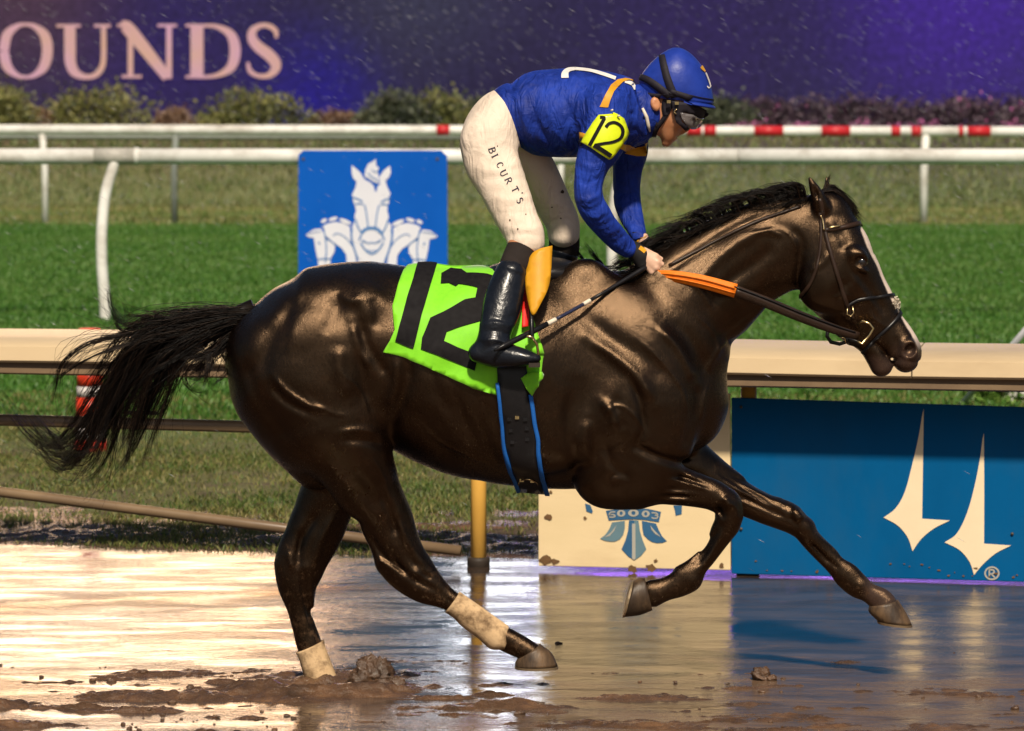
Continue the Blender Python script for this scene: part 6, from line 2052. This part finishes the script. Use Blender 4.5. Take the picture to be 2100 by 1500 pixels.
# ---- helmet, goggles, straps
m_helm = plain('blue_silk', (0.014, 0.040, 0.30), (0.010, 0.028, 0.22), 0.42, 25, bump_s=0.25, bump_scale=60, bump_d=0.004)
helm = [(1314, 198, 1464, 214, .086, 0), (1310, 176, 1461, 190, .092, 0), (1315, 155, 1454, 166, .090, 0), (1330, 134, 1441, 138, .080, 0), (1350, 115, 1421, 114, .058, 0), (1368, 103, 1404, 102, .034, 0), (1380, 98, 1393, 98, .014, 0)]
hl = fix_normals(loft_mesh(helm, YH, 36, 5).build('helmet', m_helm, rider, True))
hl_bvh = bvh_of(hl.data)
brim = MB()
vs = []
for t in np.linspace(-1, 1, 17):
    yy = 0.088 * math.sin(t * 1.45)
    x_in = 1395 + 62 * math.cos(t * 1.45)
    x_out = 1400 + 68 * math.cos(t * 1.35) ** 0.8
    dz = 0.5 * abs(t)
    vs += [tuple(P(x_in, 206 + (x_in - 1400) * 0.09, YH + yy)), tuple(P(x_out, 209 + (x_out - 1400) * 0.175, YH + yy * 1.02)), tuple(P(x_out - 1, 212.5 + (x_out - 1400) * 0.175, YH + yy * 1.02)), tuple(P(x_in, 210.5 + (x_in - 1400) * 0.09, YH + yy))]
brim.add(vs, [(i * 4 + k, i * 4 + (k + 1) % 4, (i + 1) * 4 + (k + 1) % 4, (i + 1) * 4 + k) for i in range(16) for k in range(4)])
fix_normals(brim.build('peak', m_helm, rider, True))
m_elastic = plain('black_elastic', (0.014, 0.011, 0.018), rough=0.7, scale=80)
for pth, w in (([(1358, 114), (1362, 135), (1370, 165), (1384, 200)], [12, 14, 15, 16]), ([(1312, 158), (1330, 165), (1355, 183), (1382, 205)], [12, 14, 15, 14]), ([(1375, 188), (1400, 196), (1430, 206), (1461, 211)], [10, 12, 13, 12]), ([(1313, 192), (1340, 196), (1375, 200)], 9)):
    strap('goggle_strap', pth, w, hl_bvh, 0.004, m_elastic, rider, 0.002, YH)
for pth, w in (([(1378, 200), (1372, 222), (1360, 245), (1346, 262), (1340, 280)], [14, 12, 10, 10, 9]), ([(1316, 200), (1322, 222), (1334, 246), (1348, 258)], [10, 11, 11, 9]), ([(1365, 204), (1362, 220), (1366, 238)], 10)):
    strap('chin_strap', pth, w, body_bvh, 0.005, m_elastic, rider, 0.003, YH)
gb = MB()
m_lens, nt, b = new_mat('goggle_lens')
b.inputs['Base Color'].default_value = (0.30, 0.27, 0.27, 1)
b.inputs['Roughness'].default_value = 0.08
b.inputs['Transmission Weight'].default_value = 0.55
b.inputs['Coat Weight'].default_value = 0.6
b.inputs['IOR'].default_value = 1.3
drape('goggle_frame', [(1378, 206), (1400, 209), (1425, 215), (1444, 224), (1446, 236), (1436, 240), (1418, 232), (1400, 228), (1392, 236), (1396, 250), (1408, 258), (1400, 261), (1388, 250), (1382, 230)], body_bvh, 0.016, m_elastic, rider, 6, 0.010, YH)
drape('goggle_lens', [(1394, 229), (1415, 232), (1436, 240), (1441, 247), (1432, 254), (1418, 259), (1404, 256), (1396, 246)], body_bvh, 0.018, m_lens, rider, 5, 0.004, YH)
for x, y in ((1388, 210), (1374, 207)):
    c = on_surface(body_bvh, x, y, 0.022)
    MB().box(c, (0.012, 0.003, 0.009)).build('buckle', m_brass, rider)
strap('goggle_clip', [(1388, 222), (1383, 227), (1387, 232)], 2.5, body_bvh, 0.020, m_brass, rider, 0.002)
# crest on the helmet front
for pth, w, mt in (([(1437, 137), (1441, 141), (1446, 147)], [6, 8, 5], m_gold), ([(1446, 150), (1452, 165), (1456, 178)], 2.6, m_wmark), ([(1451, 150), (1457, 166), (1460, 180)], 2.2, m_wmark), ([(1456, 178), (1452, 181), (1449, 177)], 2.0, m_wmark)):
    strap('helmet_print', pth, w, hl_bvh, 0.003, mt, rider, 0, YH)

# ---- whip
wh = empty('riding_whip', P(1170, 632, YH - 0.3), label='black riding whip with two cream bands held along the horse shoulder', cat='whip')
wp = lambda t: Vector(P(1014 + (1328 - 1014) * t, 719 + (546 - 719) * t + 6 * math.sin(t * 3.14), YH - .405 + .32 * t))
seg = lambda a_, c_: [wp(t) for t in np.linspace(a_, c_, 6)]
MB().tube(seg(0, .345), [.0045, .0085, .009, .009, .009, .008], 10).build('flap', m_black_leather, wh, True)
MB().tube(seg(.345, .40), .0075, 10).build('band', m_cream, wh, True)
MB().tube(seg(.40, .58), .0055, 10).build('shaft', plain('navy_lacquer', (0.02, 0.025, 0.06), rough=0.3, scale=40), wh, True)
MB().tube(seg(.58, .625), .0068, 10).build('band', m_cream, wh, True)
MB().tube(seg(.625, 1.04), [.0055, .0055, .006, .007, .008, .008], 10).build('handle', m_black_leather, wh, True)

# ================================================================== LOOSE MUD AND RAIN
def clod_mesh(name, c, r, seed, n=14):
    th = np.pi * np.arange(n + 1)[:, None] / n
    ph = 2 * np.pi * np.arange(n)[None, :] / n
    d = np.stack([np.sin(th) * np.cos(ph), np.sin(th) * np.sin(ph), np.cos(th) * np.ones_like(ph)], -1)
    a1 = fbm(d[..., 0] * 2.2 + d[..., 2] * 1.3 + 9, d[..., 1] * 2.2 - d[..., 2] * 1.1 + 9, seed, 5, 0.62)
    a2 = 1 - np.abs(2 * fbm(d[..., 0] * 4 - d[..., 2] * 3 + 5, d[..., 1] * 4 + d[..., 2] * 3 + 5, seed + 40, 4, 0.6) - 1)
    q = 0.25 + 0.95 * a1 + 0.35 * (a2 - 0.6)
    vs = (np.array(c) + d * np.array(r) * q[..., None]).reshape(-1, 3)
    mb = MB()
    mb.add(vs.tolist(), [(i * n + k, i * n + (k + 1) % n, (i + 1) * n + (k + 1) % n, (i + 1) * n + k) for i in range(n) for k in range(n)])
    return mb


for x, y, r, lab, sd in ((768, 1398, (.082, .06, .074), 'big lump of churned brown mud kicked up beside the planted hoof', 3), (1560, 1382, (.040, .035, .030), 'dark mud clod lying in the puddle below the extended foreleg', 5)):
    c = PG(x, y + 12)
    o = clod_mesh('mud_clod', (c[0], c[1], r[2] * .45), r, sd, 44).build('mud_clod', m_mud, None, True, label=lab, cat='mud')
    for k_ in range(5 if x < 1000 else 2):
        a_ = k_ * 1.3
        fix_normals(clod_mesh('lump', (c[0] + r[0] * .8 * math.cos(a_), c[1] + r[1] * .8 * math.sin(a_) - .01, .004 + .02 * (k_ % 2)), tuple(k * .55 for k in r), 30 + k_ + sd, 24).build('lump', m_mud, o, True))
    fix_normals(o)

rs = np.random.RandomState(21)
V, Fc, n0 = [], [], 0
ico = None
import bmesh
bm = bmesh.new()
bmesh.ops.create_icosphere(bm, subdivisions=2, radius=1)
iv = np.array([v_.co[:] for v_ in bm.verts])
iff = np.array([[v_.index for v_ in f_.verts] for f_ in bm.faces])
bm.free()
cnt = 0
while cnt < 90:
    px_, py_ = rs.rand() * 2140 - 20, 1310 + 190 * rs.rand() ** 0.7
    dens_ = fbm(np.array([px_ * .006]), np.array([py_ * .02]), 44, 3)[0]
    if dens_ < 0.47 or (px_ > 850 and rs.rand() < 0.75):
        continue
    c = PG(px_, py_)
    r = 0.0025 + 0.008 * rs.rand() ** 3
    nz = 1 + 0.28 * (np.sin(iv @ (rs.randn(3) * 2.2) + rs.rand() * 6) + np.sin(iv @ (rs.randn(3) * 4) + rs.rand() * 6) * .6)[:, None]
    V.append(iv * nz * r * np.array([1.1 + .6 * rs.rand(), 1, .85]) + np.array([c[0], c[1], max(0, float(mud_height(np.array([c[0]]), np.array([c[1]]))[0])) + r * .25]))
    Fc.append(iff + n0)
    n0 += len(iv)
    cnt += 1
link('mud_crumbs', mesh_np('mud_crumbs', np.vstack(V), np.vstack(Fc)), m_mud, None, True, label='small crumbs of mud scattered over the wet track', cat='mud', kind='stuff')

# ---- light rain: slender drops falling at a slant in front of and beyond the horse
m_rain, nt, b = new_mat('rain_drop')
b.inputs['Base Color'].default_value = (0.8, 0.8, 0.85, 1)
b.inputs['Roughness'].default_value = 0.1
b.inputs['Transmission Weight'].default_value = 0.6
b.inputs['IOR'].default_value = 1.33
n = 4200
rs = np.random.RandomState(77)
yy = 0.8 + 45 * rs.rand(n)
xx = (rs.rand(n) * 2 - 1) * 0.14 * (CAM_D + yy)
zz_ = 0.1 + (3.2 + 0.02 * yy) * rs.rand(n)
d = np.array([0.86, 0.0, -0.5])
d = d / np.linalg.norm(d)
L_ = (0.008 + 0.013 * rs.rand(n)) * (1 + yy / 20)
rad = L_ * 0.032
c = np.column_stack([xx, yy, zz_])
u = np.array([0.5, 0, 0.86])
w = np.array([0, 1.0, 0])
vs = np.stack([c - d * L_[:, None], c + u * rad[:, None], c + w * rad[:, None], c - u * rad[:, None], c - w * rad[:, None], c + d * L_[:, None]], 1).reshape(-1, 3)
i = np.arange(n)[:, None] * 6
f = np.concatenate([i + np.array([[0, 1, 2]]), i + np.array([[0, 2, 3]]), i + np.array([[0, 3, 4]]), i + np.array([[0, 4, 1]]), i + np.array([[5, 2, 1]]), i + np.array([[5, 3, 2]]), i + np.array([[5, 4, 3]]), i + np.array([[5, 1, 4]])])
link('rain', mesh_np('rain', vs, f), m_rain, None, True, label='fine raindrops falling across the whole scene', cat='rain', kind='stuff')
